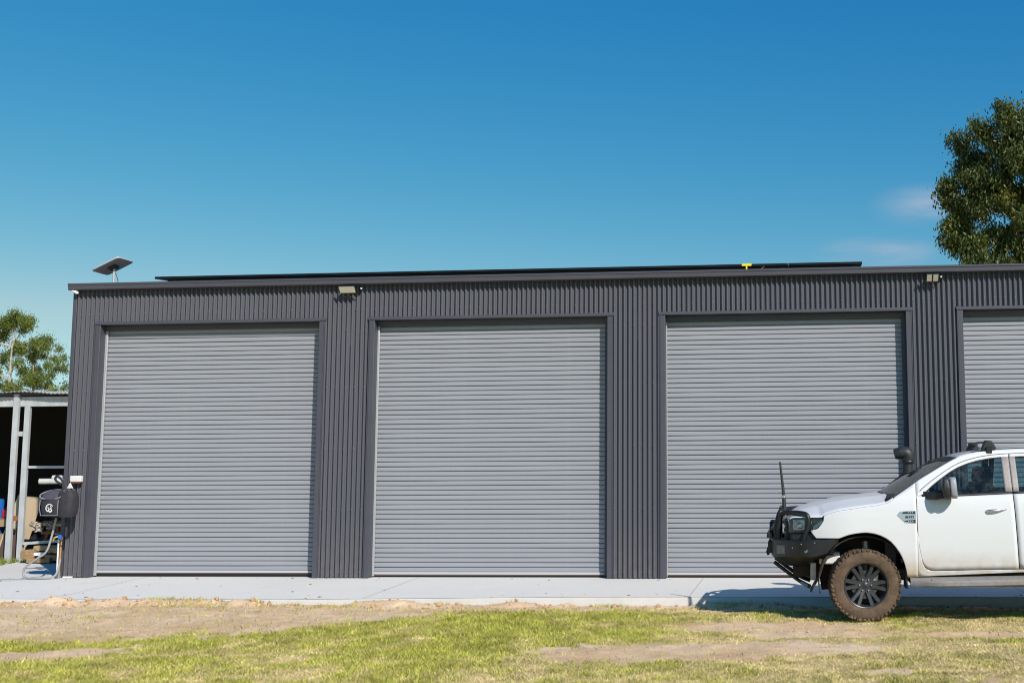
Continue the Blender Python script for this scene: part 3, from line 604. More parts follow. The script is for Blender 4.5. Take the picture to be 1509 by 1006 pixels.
# ------------------------------------------------------------------ the old open shed on the left
old = thing('open_shed', 'old open fronted shed with galvanised posts and rails at the left edge', 'open shed', (0, 0, 0))
b = MB(); b.bx(-23, -12.6, 2.86, 2.95, 2.87, 3.055); b.build('front_beam', M['galv_old'], old, bevel=.006)
for x0, top, nm in ((-14.62, 3.10, 'post'), (-14.43, 2.868, 'post'), (-18.6, 2.868, 'post'), (-12.68, 2.868, 'post')):
    b = MB(); y0 = 2.80 if x0 == -14.62 else 2.855
    b.bx(x0-.052, x0+.052, y0, y0+.012, -.05, top); b.bx(x0-.052, x0-.042, y0+.0125, y0+.055, -.05, top); b.bx(x0+.042, x0+.052, y0+.0125, y0+.055, -.05, top); b.build(nm, M['galv_old'], old)
for z in (2.36, .80):
    b = MB(); b.bx(-14.565, -14.485, 2.83, 2.853, z-.045, z+.045); b.build('spacer_block', M['galv_old'] if z > 1 else M['rust'], old, bevel=.004)
b = MB(); b.bx(-14.37, -12.74, 2.87, 2.91, 1.715, 1.765); b.build('upper_rail', M['galv_old'], old, bevel=.004)
b = MB(); b.prism([(-14.37, .31), (-12.74, .42), (-12.74, .47), (-14.37, .36)], lambda x, z, t: (x, t, z), 2.84, 2.90); b.build('lower_rail', M['galv_old'], old)
b = MB(); rows = [[], []]
for i in range(10*4*13):
    x = -23.1+i*.0762/4*1.04; d = .011*math.cos(i*math.pi/2); lift = .05*max(0, math.sin((x+15.3)*2.2))*(1 if -15.5 < x < -13.9 else 0)
    rows[0].append((x, 2.70, 3.085+d+lift+.012*math.sin(x*1.7))); rows[1].append((x, 10.4, 3.62+d))
b.grid(rows).build('roof_sheet', M['oldroof'], old, 50)
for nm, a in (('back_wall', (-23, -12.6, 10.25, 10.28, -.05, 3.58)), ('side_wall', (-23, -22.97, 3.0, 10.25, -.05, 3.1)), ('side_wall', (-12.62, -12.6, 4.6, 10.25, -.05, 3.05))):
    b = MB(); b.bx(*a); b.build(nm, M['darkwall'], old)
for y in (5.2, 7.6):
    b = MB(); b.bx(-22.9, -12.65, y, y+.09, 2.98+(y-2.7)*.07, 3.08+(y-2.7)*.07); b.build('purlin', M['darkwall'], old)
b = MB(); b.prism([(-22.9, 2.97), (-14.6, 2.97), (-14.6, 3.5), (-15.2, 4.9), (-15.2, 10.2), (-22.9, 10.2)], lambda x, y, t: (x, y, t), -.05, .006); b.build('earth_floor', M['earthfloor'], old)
# things in it
def leanboard(name, lab, cat, mat, poly, thick, loc, rot):
    b = MB(); b.prism(poly, lambda x, z, t: (x, t, z), 0, thick); o = b.build(name, mat, loc=loc, rot=rot, bevel=.003); return tag(o, lab, cat)
leanboard('plywood_board', 'tall tan plywood board leaning behind the two steel posts', 'board', M['ply'], [(-.28, 0), (.28, 0), (.28, 1.22), (-.22, 1.22)], .018, (-14.86, 3.15, .02), (math.radians(-14), math.radians(7), 0))
leanboard('brown_sheet', 'dark brown steel sheet leaning low against the plywood board', 'steel sheet', M['brownsteel'], [(-.2, 0), (.22, 0), (.2, .60), (-.17, .58)], .01, (-14.80, 3.04, .02), (math.radians(-10), math.radians(5), 0))
t = thing('blue_drum', 'blue plastic drum cut off by the left edge of the picture', 'drum', (-15.50, 3.4, .01))
b = MB(); b.lathe([(0, 0), (.26, 0), (.285, .03), (.285, .34), (.295, .36), (.285, .38), (.285, .72), (.295, .74), (.285, .76), (.28, 1.08), (.25, 1.13), (0, 1.14)], 28, 'z'); b.build('drum_body', M['blue'], t)
for s in (-1, 1):
    b = MB(); b.lathe([(0, 0), (.03, 0), (.03, .025), (0, .027)], 12, 'z', (s*.14, 0, 1.135)); b.build('bung', M['blackplastic'], t)
t = thing('red_fuel_can', 'small red plastic can beside the blue drum', 'can', (-15.10, 3.45, .78))
b = MB(); b.bx(-.11, .07, -.07, .07, 0, .16); b.build('can_body', M['red'], t, bevel=.02)
b = MB(); b.tube(smooth_path([(-.07, 0, .15), (-.05, 0, .21), (.02, 0, .21), (.04, 0, .15)]), .012, 8); b.build('handle', M['red'], t)
t = thing('timber_crate', 'low timber crate stand under the red can', 'crate', (-15.12, 3.45, .0))
for z in (.10, .36, .62):
    b = MB(); b.bx(-.2, .16, -.14, -.12, z, z+.13); b.build('plank', M['timber'], t, bevel=.003)
for x in (-.18, .14):
    b = MB(); b.bx(x-.02, x+.02, -.118, .14, 0, .775); b.build('side_frame', M['timber'], t, bevel=.003)
b = MB(); b.bx(-.2, .16, -.14, .14, .757, .778); b.build('lid', M['timber'], t)
tl = ['short thick timber offcut lying beside the right steel post', 'pale flat timber offcut at the bottom of the pile', 'long brown timber lying across the pile', 'orange brown split timber on the right of the pile', 'grey white paver lying on the timber pile', 'lower right rough timber offcut in the pile', 'short brown timber block behind the tap pipes']
ts = [((-14.06, 2.66, .16), (.26, .22, .16), 4), ((-13.79, 2.60, .055), (.46, .2, .08), -3), ((-13.72, 2.74, .265), (.56, .18, .09), 5), ((-13.49, 2.66, .235), (.34, .18, .10), -5), ((-13.82, 2.62, .165), (.2, .16, .06), 3), ((-13.48, 2.64, .10), (.46, .22, .10), -4), ((-13.42, 2.80, .345), (.26, .16, .08), 9)]
for lb, (c, d, an) in zip(tl, ts):
    b = MB(); nseg = 6; rows = []
    for i in range(nseg+1):
        x = d[0]*(i/nseg-.5); k = 1+random.uniform(-.22, .16); rows.append([(x, y*d[1]/2*k, z*d[2]/2*k) for y, z in ((-1, -1), (-1.05, .2), (-.9, 1), (.9, 1), (1, 0), (.9, -1), (-1, -1))])
    b.grid(rows); o_ = len(b.v); n7 = 7; b.f += [tuple(range(0, 6)), tuple(nseg*n7+k for k in range(5, -1, -1))]
    o = b.build('paver' if 'paver' in lb else 'timber_offcut', M['white_plastic'] if 'paver' in lb else M['timber'], loc=c, rot=(0, 0, math.radians(an)), angle=50); tag(o, lb, 'paver' if 'paver' in lb else 'timber', None if 'paver' in lb else 'timber offcuts in the old shed')
t = thing('saw_horse', 'rusty brown trestle with crossed legs behind the tap', 'trestle', (-13.9, 3.0, .36))
for p, q in (((-.14, 0, -.0), (.0, 0, .36)), ((.18, 0, .0), (.06, 0, .36)), ((-.14, .35, -.0), (.0, .35, .36)), ((.18, .35, .0), (.06, .35, .36))):
    b = MB(); b.tube([p, q], .03, 6); b.build('leg', M['rust'], t)
b = MB(); b.bx(-.2, .2, -.035, .02, .14, .19); b.build('brace', M['rust'], t)
b = MB(); b.bx(-.19, .25, .0, .36, .345, .385); b.build('top_plank', M['rust'], t)
b = MB(); b.tube(smooth_path([(-.36, 0, 0), (-.1, .0, .015), (.12, 0, .005), (.3, 0, .0)]), [.035]*19, 8); o = b.build('timber_pole', M['timber'], loc=(-13.80, 2.75, .68)); tag(o, 'knobbly brown timber pole on the trestle below the bag', 'pole')
rgl = ['crumpled pale rag hanging left of the hose', 'crumpled white rag hanging behind the hose', 'small stained rag hanging on the timber pole end']
for k, (c, sx, sz) in enumerate((((-13.98, 2.70, .63), .10, .13), ((-13.72, 2.70, .66), .09, .12), ((-14.05, 2.68, .70), .08, .06))):
    b = MB(); rows = []
    for i in range(9):
        v = i/8; rows.append([(sx*(u/10-.5)*2*(.6+.5*v+.15*math.sin(5*v+k)), .035*math.sin(u*1.9+4*v+k)+.02*math.cos(u*3.1), sz*(.5-v)+.02*math.sin(u*1.3+k)) for u in range(11)])
    o = b.grid(rows).build('rag', M['rag'], loc=c, solid=.006); tag(o, rgl[k], 'rag', 'rags on the timber pole')
b = MB(); rows = []
for i in range(12):
    rows.append([(-.36+.72*i/11, -.2+.4*j/7, .02+(.15*math.sin(math.pi*i/11)*math.sin(math.pi*j/7))*(.7+.5*math.sin(i*1.7+j*1.3))) for j in range(8)])
o = b.grid(rows).build('black_tarp', M['tarp'], loc=(-14.3, 3.4, .36), solid=.005); tag(o, 'crumpled black tarpaulin heaped on the timber pile', 'tarpaulin')
t = thing('old_tyre', 'dark worn tyre standing in the shade behind the bag', 'tyre', (-14.2, 3.9, .60), (0, 0, .4))
b = MB(); b.lathe([(.19, -.08), (.29, -.095), (.33, -.06), (.335, 0), (.33, .06), (.29, .095), (.19, .08)], 28, 'y', closed=True); b.build('tyre_casing', M['blackplastic'], t)
b = MB()
for k in range(28):
    a = 2*math.pi*k/28; b.box((.335*math.cos(a), 0, .335*math.sin(a)), (.012, .10, .03), Euler((0, -a, 0)).to_matrix())
b.build('tread_ring', M['blackplastic'], t)

# ------------------------------------------------------------------ things on the shed corner
t = thing('hanging_bag', 'black fabric bag with white round emblem hanging on the shed corner', 'bag', (-11.50, -.30, .96))
def bagshape(w0, w1, h, d0, d1, yc, x0, zb=0, n=20, m=9, ex=.72):
    b = MB(); rows = []
    for i in range(m):
        v = i/(m-1); w_ = w0+(w1-w0)*v; d = d0+(d1-d0)*v; bul = 1+.10*math.sin(math.pi*v)-.16*abs(2*v-1)**5; row = []
        for k in range(n+1):
            a = 2*math.pi*k/n; e = lambda q: math.copysign(abs(q)**ex, q)
            row.append((x0+e(math.cos(a))*w_/2*bul, yc+e(math.sin(a))*d/2*bul, zb+h*v+.006*math.sin(k*2.3+i*1.7)))
        rows.append(row)
    b.grid(rows); b.f += [tuple(range(n-1, -1, -1)), tuple((m-1)*(n+1)+k for k in range(n))]; return b
bagshape(.25, .27, .40, .24, .22, -.04, .135).build('main_body', M['bagfabric'], t, 50)
fp = bagshape(.31, .36, .27, .20, .22, -.07, -.07, .01); fp.build('front_pocket', M['bagfabric'], t, 50)
b = MB(); rows = []                                   # mesh lid over the pocket, sloping to the viewer
for i in range(7):
    v = i/6; rows.append([(-.085+(.175*(.55+.45*math.sin(math.pi*min(v*1.15, 1))))*math.cos(math.pi*k/12)*1.0, -.17+.20*v, .27+.15*v+.05*math.sin(math.pi*k/12)*math.sin(math.pi*v)) for k in range(13)])
b.grid(rows).build('mesh_lid', M['bagmesh'], t, 60, solid=.008)
ringpts = [(-.085+.185*math.cos(a), -.085+.10*math.sin(a)-.03*math.cos(2*a), .345+.075*math.sin(a)) for a in [2*math.pi*k/28 for k in range(28)]]
b = MB(); b.tube(ringpts, .011, 8, True); b.build('rim_piping', M['piping'], t)
for x in (-.235, .06):
    b = MB(); b.tube(smooth_path([(x, -.165, .27), (x*1.0, -.175, .15), (x*.92, -.165, .03)]), .006, 6); b.build('seam_piping', M['piping'], t)
b = MB(); b.tube([(-.225, -.165, .03), (.05, -.165, .03)], .006, 6); b.build('seam_piping', M['piping'], t)
# emblem: open ring with a curled g inside
b = MB(); ec = (-.065, .145)
def arc(cx, cz, r0, r1, a0, a1, n=20):
    V = []
    for k in range(n+1):
        a = math.radians(a0+(a1-a0)*k/n); tw = 1-.55*abs(2*k/n-1)**3; rm = (r0+r1)/2; hw = (r1-r0)/2*tw
        for r in (rm-hw, rm+hw): V.append((cx+r*math.cos(a), -.1835, cz+r*math.sin(a)))
    b.add(V, [(2*k, 2*k+1, 2*k+3, 2*k+2) for k in range(n)])
arc(*ec, .050, .064, 28, 285); arc(ec[0]+.004, ec[1]+.008, .014, .033, 0, 360); arc(ec[0]+.012, ec[1]-.034, .014, .034, 110, 400)
b.build('emblem', M['emblem'], t, 0, solid=.003)
b = MB(); b.tube(smooth_path([(.02, .0, .42), (-.04, .06, .55), (-.16, .10, .63), (-.2, .12, .57), (-.06, .10, .48), (.0, .02, .44)]), .018, 8); b.build('carry_strap', M['bagfabric'], t)
b = MB(); b.tube(smooth_path([(.06, .08, .01), (.065, .06, -.15), (.07, .05, -.30)]), .02, 8); b.build('drain_tube', M['blackplastic'], t)
b = MB(); b.prism([(-.05, 0), (.05, 0), (0, .085)], lambda x, z, tt: (x, tt, z), 0, .02); o = b.build('triangle_tag', M['white_plastic'], loc=(-11.44, -.21, 1.40), bevel=.003); tag(o, 'small white triangular plate on top of the hanging bag', 'plate')
t = thing('switch_box', 'small white switch box on the cladding right of the bag', 'switch box', (-11.43, -.02, 1.48))
b = MB(); b.bx(-.09, .09, -.075, -.01, .02, .115); b.build('box_body', M['white_plastic'], t, bevel=.008)
b = MB(); b.bx(-.085, .085, -.078, -.005, 0.0, .018); b.build('box_base', M['rust'], t)
for k, (x, z, y, lb) in enumerate(((-12.06, 1.51, -.05, 'lower white plastic pipe poking out beside the shed corner'), (-11.96, 1.56, .12, 'upper white plastic pipe poking out beside the shed corner'))):
    t = thing('plastic_pipe', lb, 'pipe', (x, y, z), (0, 0, math.radians(17)), 'white pipes strapped behind the shed corner')
    b = MB(); b.lathe([(.036, 0), (.043, 0), (.043, .52), (.036, .52)], 18, 'x', closed=True); b.build('pipe_wall', M['pipe'], t)
    b = MB(); b.lathe([(0, .012), (.035, .012), (.035, .02), (0, .02)], 18, 'x'); b.build('end_cap', M['white_plastic'], t)
b = MB(); b.tube([(0, 0, 0), (0, 0, .62)], .014, 10); o = b.build('conduit', M['white_plastic'], loc=(-11.675, -.06, -.02)); tag(o, 'thin white plastic conduit standing at the shed corner', 'conduit')
t = thing('tap_standpipe', 'copper standpipe with brass tap and blue handle at the shed corner', 'tap', (-11.615, -.10, -.01))
b = MB(); b.tube(smooth_path([(.0, 0, .1), (.006, 0, .35), (.015, 0, .66)]), .016, 10); b.build('copper_pipe', M['copper'], t)
b = MB(); b.tube([(0, 0, -.0), (0, 0, .11)], .028, 10); b.build('ground_sleeve', M['steel_grey'], t)
b = MB(); b.tube(smooth_path([(.015, 0, .64), (-.02, -.02, .655), (-.07, -.05, .64), (-.085, -.06, .585)]), [.02, .02, .022, .022, .022, .02, .02, .018, .018, .018, .018, .018, .018, .018, .017, .017, .017, .017, .017], 10); b.build('tap_body', M['brass'], t)
b = MB(); b.bx(-.075, .005, -.045, -.02, .685, .705); b.bx(-.012, .035, -.05, -.01, .62, .685); b.build('tap_handle', M['blue'], t, bevel=.005)
b = MB(); b.tube([(.03+.022*math.cos(a), -.02, .555+.045*math.sin(a)) for a in [2*math.pi*k/16 for k in range(16)]], .006, 6, True); b.build('wire_loop', M['black'], t)
b = MB(); b.tube(smooth_path([(-11.64, -.2, .94), (-11.69, -.21, .66), (-11.76, -.22, .42), (-11.90, -.24, .31), (-12.05, -.25, .20), (-12.10, -.25, .09), (-12.02, -.27, .024), (-11.80, -.28, .02), (-11.66, -.24, .024), (-11.60, -.18, .08), (-11.575, -.14, .30)], 7), .016, 10); o = b.build('garden_hose', M['hose']); tag(o, 'grey garden hose looping down onto the concrete at the corner', 'hose')
b = MB(); b.tube([(-13.2, -.42, .012), (-12.2, -.36, .012), (-12.0, -.32, .012)], .008, 6); o = b.build('thin_cable', M['hose']); tag(o, 'thin cable lying flat on the concrete left of the hose', 'cable')
b = MB(); b.bx(0, .16, -.028, -.018, .0, .022); o = b.build('timber_packer', M['white_plastic'], loc=(-11.6, 0, .002)); tag(o, 'thin white packer strip at the foot of the corner cladding', 'packer')
# ------------------------------------------------------------------ the white utility truck (u: rearwards, v: across, z: up)
truck = thing('pickup_truck', 'white dual cab utility truck with black bull bar, snorkel and muddy tyres', 'truck', (.698, -3.38, -.037))
HW = .93
_in = interp([(.30, .09), (.42, .055), (.50, .03), (.60, .012), (.72, .004), (.80, .0), (1.0, .0), (1.14, .006), (1.24, .016), (1.32, .032), (1.38, .055), (1.45, .085), (1.60, .155), (1.80, .255), (1.86, .29), (1.95, .36)])
def sidev(u, z):
    d = _in(z)
    if u < -.1: d += .17*((-.1-u)/.74)**2
    return HW-d
def curve(pts):
    p = interp(pts); return p
def panel(name, us, bot, top, nz, sgn, mat, parent, shear=None, off=0., solid=.012, power=1.0):
    rows = []
    for u in us:
        z0, z1 = bot(u), top(u); row = []
        for k in range(nz+1):
            z = z0+(z1-z0)*(k/nz)**power; uu = u+(shear(u, z) if shear else 0); row.append((uu, sgn*(sidev(uu, z)+off), z))
        rows.append(row)
    b = MB(); b.grid(rows)
    if sgn < 0: b.f = [q[::-1] for q in b.f]
    return b.build(name, mat, parent, 35, solid=solid)
def seq(a, b_, n, extra=()): return sorted(set([round(a+(b_-a)*i/n, 4) for i in range(n+1)]+list(extra)))
BELT = interp([(.55, 1.374), (1.04, 1.376), (1.574, 1.398), (2.6, 1.435)])
WTOP = interp([(.655, 1.376), (.70, 1.418), (.78, 1.487), (.874, 1.557), (.98, 1.63), (1.081, 1.685), (1.19, 1.727), (1.31, 1.760), (1.44, 1.783), (1.574, 1.796), (1.80, 1.806), (2.2, 1.792), (2.42, 1.755), (2.52, 1.68), (2.58, 1.56), (2.62, 1.44)])
SEAM = interp([(.588, 1.33), (.605, 1.39), (.64, 1.437), (.70, 1.485), (.78, 1.545), (.874, 1.610), (.98, 1.677), (1.081, 1.731), (1.19, 1.77), (1.31, 1.800), (1.44, 1.822), (1.574, 1.834), (1.80, 1.842), (2.2, 1.83), (2.45, 1.80), (2.56, 1.73), (2.63, 1.6), (2.68, 1.45)])
WEDGE = interp([(.30, 1.345), (.355, 1.368), (.40, 1.395), (.588, 1.519), (.645, 1.557), (.89, 1.697), (1.00, 1.757), (1.074, 1.793), (1.15, 1.822), (1.30, 1.852), (1.50, 1.874), (1.80, 1.888), (2.2, 1.885), (2.55, 1.862), (2.75, 1.80), (2.80, 1.74)])
FB = interp([(-.592, .988), (-.528, .909), (-.40, .907), (-.285, .907), (-.25, .919), (-.18, .945), (-.107, .961), (-.03, .971), (.037, .973), (.11, .962), (.18, .941), (.245, .908), (.297, .870), (.345, .815), (.389, .751), (.42, .69), (.445, .622), (.462, .55), (.472, .482), (.478, .478), (.59, .488)])
FT = interp([(-.592, .992), (-.512, 1.010), (-.47, 1.06), (-.442, 1.105), (-.438, 1.163), (-.29, 1.208), (-.047, 1.244), (.147, 1.268), (.269, 1.296), (.325, 1.335), (.355, 1.365), (.40, 1.393), (.588, 1.517)])
DB = interp([(.594, 1.05), (.600, .92), (.608, .83), (.618, .75), (.632, .665), (.655, .61), (.68, .578), (.71, .563), (.743, .558), (1.66, .577)])
shr = lambda u, z: (1.376-min(z, 1.376))/.8*.034*max(0, (u-.6)/1.05)
for s in (-1, 1):
    us = sorted(set(seq(-.592, .588, 40)+[-.528, -.285, -.25, -.442, -.438, .245, .297, .345, .389, .42, .445, .462, .472, .478, .355, .325]))
    panel('front_fender', us, FB, FT, 22, s, M['paint'], truck)
    # sill under the doors and cab side frame above them
    panel('sill', seq(.588, 2.62, 24, (.60, .62, .64, .66, .70)), interp([(.588, .488), (.75, .497), (1.74, .541), (2.62, .575)]), lambda u: min(DB(u)-.007, .575+.04*(u-1.6) if u > 1.6 else 9) if u > .63 else min(DB(u)-.007, 1.0), 5, s, M['paint'], truck)
    panel('cab_side_frame', seq(.588, 2.80, 44), lambda u: SEAM(u)+.004 if u < 2.66 else BELT(2.6)+.02, WEDGE, 5, s, M['paint'], truck)
    d = panel('front_door', sorted(set(seq(.594, 1.652, 26)+[.600, .608, .618, .632, .655, .68, .71, .743])), DB, BELT, 16, s, M['paint'], truck, shr)
    panel('door_frame', seq(.60, 1.655, 34), lambda u: max(BELT(u)+.001, WTOP(u)+.004) if u > .655 else BELT(u)+.001, lambda u: SEAM(u)-.003, 3, s, M['paint'], d, off=-.001)
    panel('window_seal', seq(.66, 1.575, 34), lambda u: WTOP(u)-.006, lambda u: WTOP(u)+.006, 1, s, M['blackplastic'], d, off=.003)
    panel('belt_seal', seq(.655, 1.655, 20), lambda u: BELT(u)-.008, lambda u: BELT(u)+.016, 2, s, M['blackplastic'], d, off=.004)
    panel('window', seq(.665, 1.575, 30), lambda u: BELT(u)+.004, lambda u: max(WTOP(u), BELT(u)+.006), 8, s, M['glass'], d, off=-.012, solid=0)
    panel('quarter_trim', seq(.64, .742, 6), lambda u: BELT(u)+.004, lambda u: max(WTOP(u), BELT(u)+.008), 4, s, M['blackplastic'], d, off=-.006)
    panel('pillar_trim', seq(1.574, 1.654, 4), lambda u: BELT(u)+.014, lambda u: WTOP(u)+.004, 6, s, M['trim'], d, off=-.002)
    # door handle
    b = MB(); b.tube(smooth_path([(1.345, s*(sidev(1.35, 1.21)+.002), 1.208), (1.39, s*(sidev(1.4, 1.21)+.035), 1.211), (1.48, s*(sidev(1.48, 1.22)+.038), 1.219), (1.575, s*(sidev(1.57, 1.22)+.006), 1.228)], 5), [.008, .011, .013, .014, .015, .015, .015, .015, .014, .014, .013, .012, .011, .010, .009, .007], 10); b.build('handle', M['silver'], d)
    b = MB(); b.lathe([(0, .001), (.04, .004), (.043, 0)], 18, 'y', (1.43, 0, 1.212)); ob = b.build('handle_cup', M['paint'], d, loc=(0, s*(sidev(1.43, 1.21)-.002), 0))
    # mirror
    b = MB(); v0 = sidev(.7, 1.40)
    b.add([(u, s*(v0+dv), z) for u, dv, z in ((.652, -.02, 1.425), (.652, -.02, 1.335), (.72, -.01, 1.345), (.72, -.01, 1.425), (.80, .15, 1.43), (.80, .15, 1.335), (.93, .15, 1.355), (.93, .15, 1.425))], [(0, 1, 5, 4), (3, 7, 6, 2), (0, 4, 7, 3), (1, 2, 6, 5), (4, 5, 6, 7), (0, 3, 2, 1)]); b.build('mirror_arm', M['blackplastic'], d, bevel=.012)
    def pod(u0, u1, z0, z1, w0, w1, nm, mt):
        b = MB(); rows = []
        for i in range(9):
            t = i/8; k = (1-abs(2*t-1)**4)**.5*.94+.06; row = []
            for q in range(17):
                a = 2*math.pi*q/16; e = lambda x: math.copysign(abs(x)**.55, x)
                zz = (z0+z1)/2+e(math.sin(a))*(z1-z0)/2*(k if nm == 'mirror_shell' else 1)*(.80+.20*(1 if t > .3 else t/.3)); vv = (w0+w1)/2+e(math.cos(a))*(w1-w0)/2*(.75+.25*k)
                row.append((u0+(u1-u0)*t+.12*(zz-z0)*-.55, s*vv, zz))
            rows.append(row)
        b.grid(rows); b.f += [tuple(range(15, -1, -1)), tuple(8*17+q for q in range(16))]; return b.build(nm, mt, d, 45)
    pod(.862, .955, 1.345, 1.585, v0+.06, v0+.27, 'mirror_shell', M['blackplastic'])
    pod(.945, 1.022, 1.348, 1.583, v0+.05, v0+.275, 'mirror_head', M['mirrorgrey'])
    b = MB(); b.lathe([(0, -.02), (.035, -.02), (.035, .015), (0, .02)], 16, 'x', (.935, s*(v0+.13), 1.372)); b.build('mirror_pivot', M['blackplastic'], d)
    # rear door and box side, out of the frame on the right
    d2 = panel('rear_door', seq(1.662, 2.60, 20), interp([(1.66, .580), (2.3, .605), (2.42, .68), (2.52, .86), (2.60, .98)]), BELT, 14, s, M['paint'], truck, lambda u, z: (1.376-min(z, 1.376))/.8*.034*(2.6-u)/.95)
    panel('door_frame', seq(1.662, 2.64, 30), lambda u: WTOP(u)+.004 if u < 2.60 else BELT(u), lambda u: SEAM(u)-.003, 3, s, M['paint'], d2, off=-.001)
    panel('window', seq(1.732, 2.56, 24), lambda u: BELT(u)+.004, WTOP, 6, s, M['glass'], d2, off=-.012, solid=0)
    panel('belt_seal', seq(1.662, 2.6, 14), lambda u: BELT(u)-.008, lambda u: BELT(u)+.016, 2, s, M['blackplastic'], d2, off=.004)
    panel('pillar_trim', seq(1.662, 1.728, 4), lambda u: BELT(u)+.014, lambda u: WTOP(u)+.004, 6, s, M['trim'], d2, off=-.002)
    b = MB(); b.tube(smooth_path([(2.30, s*(sidev(2.3, 1.25)+.002), 1.245), (2.34, s*(sidev(2.3, 1.25)+.035), 1.248), (2.44, s*(sidev(2.4, 1.25)+.036), 1.255), (2.52, s*(sidev(2.5, 1.25)+.004), 1.262)], 5), .012, 10); b.build('handle', M['silver'], d2)
    RW = 3.22
    rb = lambda u: (.42+math.sqrt(max(0, .50**2-(u-RW)**2)) if abs(u-RW) < .50 else .60) if abs(u-RW) < .47 else .60
    panel('box_side', sorted(set(seq(2.70, 4.42, 40)+[RW-.469, RW-.46, RW+.46, RW+.469])), rb, lambda u: 1.44, 12, s, M['paint'], truck)
    panel('cab_corner', seq(2.605, 2.80, 8), lambda u: .60 if u > 2.64 else .98, lambda u: BELT(2.6)+.0, 8, s, M['paint'], truck)
    # wheel arch liners
    for (uc, r0) in ((0., .51), (RW, .50)):
        b = MB(); rows = []
        for k in range(19):
            a = math.radians(4+k*(190/18)); rr = r0
            p = (uc-rr*math.cos(math.radians(180)-a)*-1 if False else uc+rr*math.cos(a), .42+rr*math.sin(a)); rows.append([(p[0], s*v, p[1]) for v in (.46, .6, .75, .885)])
        b.grid(rows).build('arch_liner', M['under'], truck, 50, solid=.012)
        b = MB(); b.prism([(uc+rr_*math.cos(math.radians(a)), .42+rr_*math.sin(math.radians(a))) for a, rr_ in [(k, r0-.02) for k in range(0, 196, 15)]], lambda a, z, t: (a, s*t, z), .44, .46); b.build('inner_guard', M['under'], truck, fix=True)
    b = MB(); b.bx(.452, .474, -.88 if s < 0 else .60, -.60 if s < 0 else .88, .355, .64); b.build('mud_flap', M['blackplastic'], truck, bevel=.004)
    # side step
    b = MB(); rows = []
    for i in range(22):
        u = .50+2.1*i/21; k = min(1, .35+i*.22) if i < 4 else 1; k2 = min(1, .35+(21-i)*.22) if i > 17 else 1; k = min(k, k2); lift = .02*(u-.5)
        rows.append([(u, s*v, z+lift) for v, z in ((.90, .40), (.90+.19*k, .385), (.90+.205*k, .40), (.90+.205*k, .435), (.90+.185*k, .452), (.90, .478), (.90, .40))])
    b.grid(rows); b.f += [(0, 1, 2, 3, 4, 5), tuple(21*7+q for q in (5, 4, 3, 2, 1, 0))]; stp = b.build('side_step', M['step'], truck, 30)
    for i in range(9):
        b = MB(); u = .72+i*.2; b.bx(u, u+.012, s*.985-.07, s*.985+.07, .455+.02*(u-.5)-.006, .462+.02*(u-.5)); b.build('tread_strip', M['step'], stp)
    for u in (.85, 1.6, 2.3):
        b = MB(); b.tube([(u, s*.70, .47), (u, s*.95, .43)], .022, 8); b.build('step_bracket', M['under'], stp)
    # head lamp
    hb = interp([(-.84, .966), (-.73, .968), (-.60, .982), (-.512, 1.012), (-.47, 1.06), (-.445, 1.104)]); ht = interp([(-.84, 1.12), (-.80, 1.127), (-.47, 1.131), (-.445, 1.114)])
    hl = panel('headlight', seq(-.84, -.446, 18), hb, ht, 6, s, M['lampblack'], truck, off=-.035, solid=0)
    panel('lamp_lens', seq(-.84, -.446, 18), hb, ht, 6, s, M['lens'], hl, off=-.002, solid=0)
    panel('reflector', seq(-.79, -.66, 6), lambda u: hb(u)+.025, lambda u: ht(u)-.02, 4, s, M['chromeish'], hl, off=-.026, solid=0)
    panel('daylight_strip', seq(-.565, -.452, 8), lambda u: max(hb(u)+.004, ht(u)-.055-(-.45-u)*.75), lambda u: max(hb(u)+.010, ht(u)-.01-(-.45-u)*.75), 2, s, M['emblem'], hl, off=-.012, solid=0)
    for (u, z, r) in ((-.70, 1.045, .038), (-.60, 1.07, .03)):
        b = MB(); vv = sidev(u, z)-.035; b.lathe([(0, .03), (r*.6, .026), (r, .008), (r*1.1, 0)], 18, 'y', (u, 0, z)); b.v = [(x, s*(vv+y), z_) for x, y, z_ in b.v]; b.build('projector', M['silver'], hl)
    # vent badge on the fender
    P5 = [(.369, 1.163), (.402, 1.204), (.583, 1.219), (.579, 1.073), (.455, 1.080)]
    b = MB(); b.prism(P5, lambda a, z, t: (a, s*(sidev(a, z)+t), z), -.004, .010); vb = b.build('fender_vent', M['silver'], truck, bevel=.003, fix=True)
    for P4 in ([(.425, 1.182), (.435, 1.199), (.572, 1.209), (.571, 1.178)], [(.445, 1.105), (.468, 1.092), (.570, 1.084), (.572, 1.114)], [(.46, 1.132), (.462, 1.155), (.555, 1.160), (.554, 1.134)]):
        b = MB(); b.prism(P4, lambda a, z, t: (a, s*(sidev(a, z)+t), z), .006, .012); b.build('vent_slot', M['blackplastic'], vb, fix=True)
    for zz in (1.147, 1.195, 1.098):
        for q in range(3):
            b = MB(); a0 = .49+.022*q; b.prism([(a0, zz-.006), (a0+.012, zz-.006), (a0+.012, zz+.006), (a0, zz+.006)], lambda a, z, t: (a, s*(sidev(a, z)+t), z), .011, .0135); b.build('badge_mark', M['silver'], vb, fix=True)
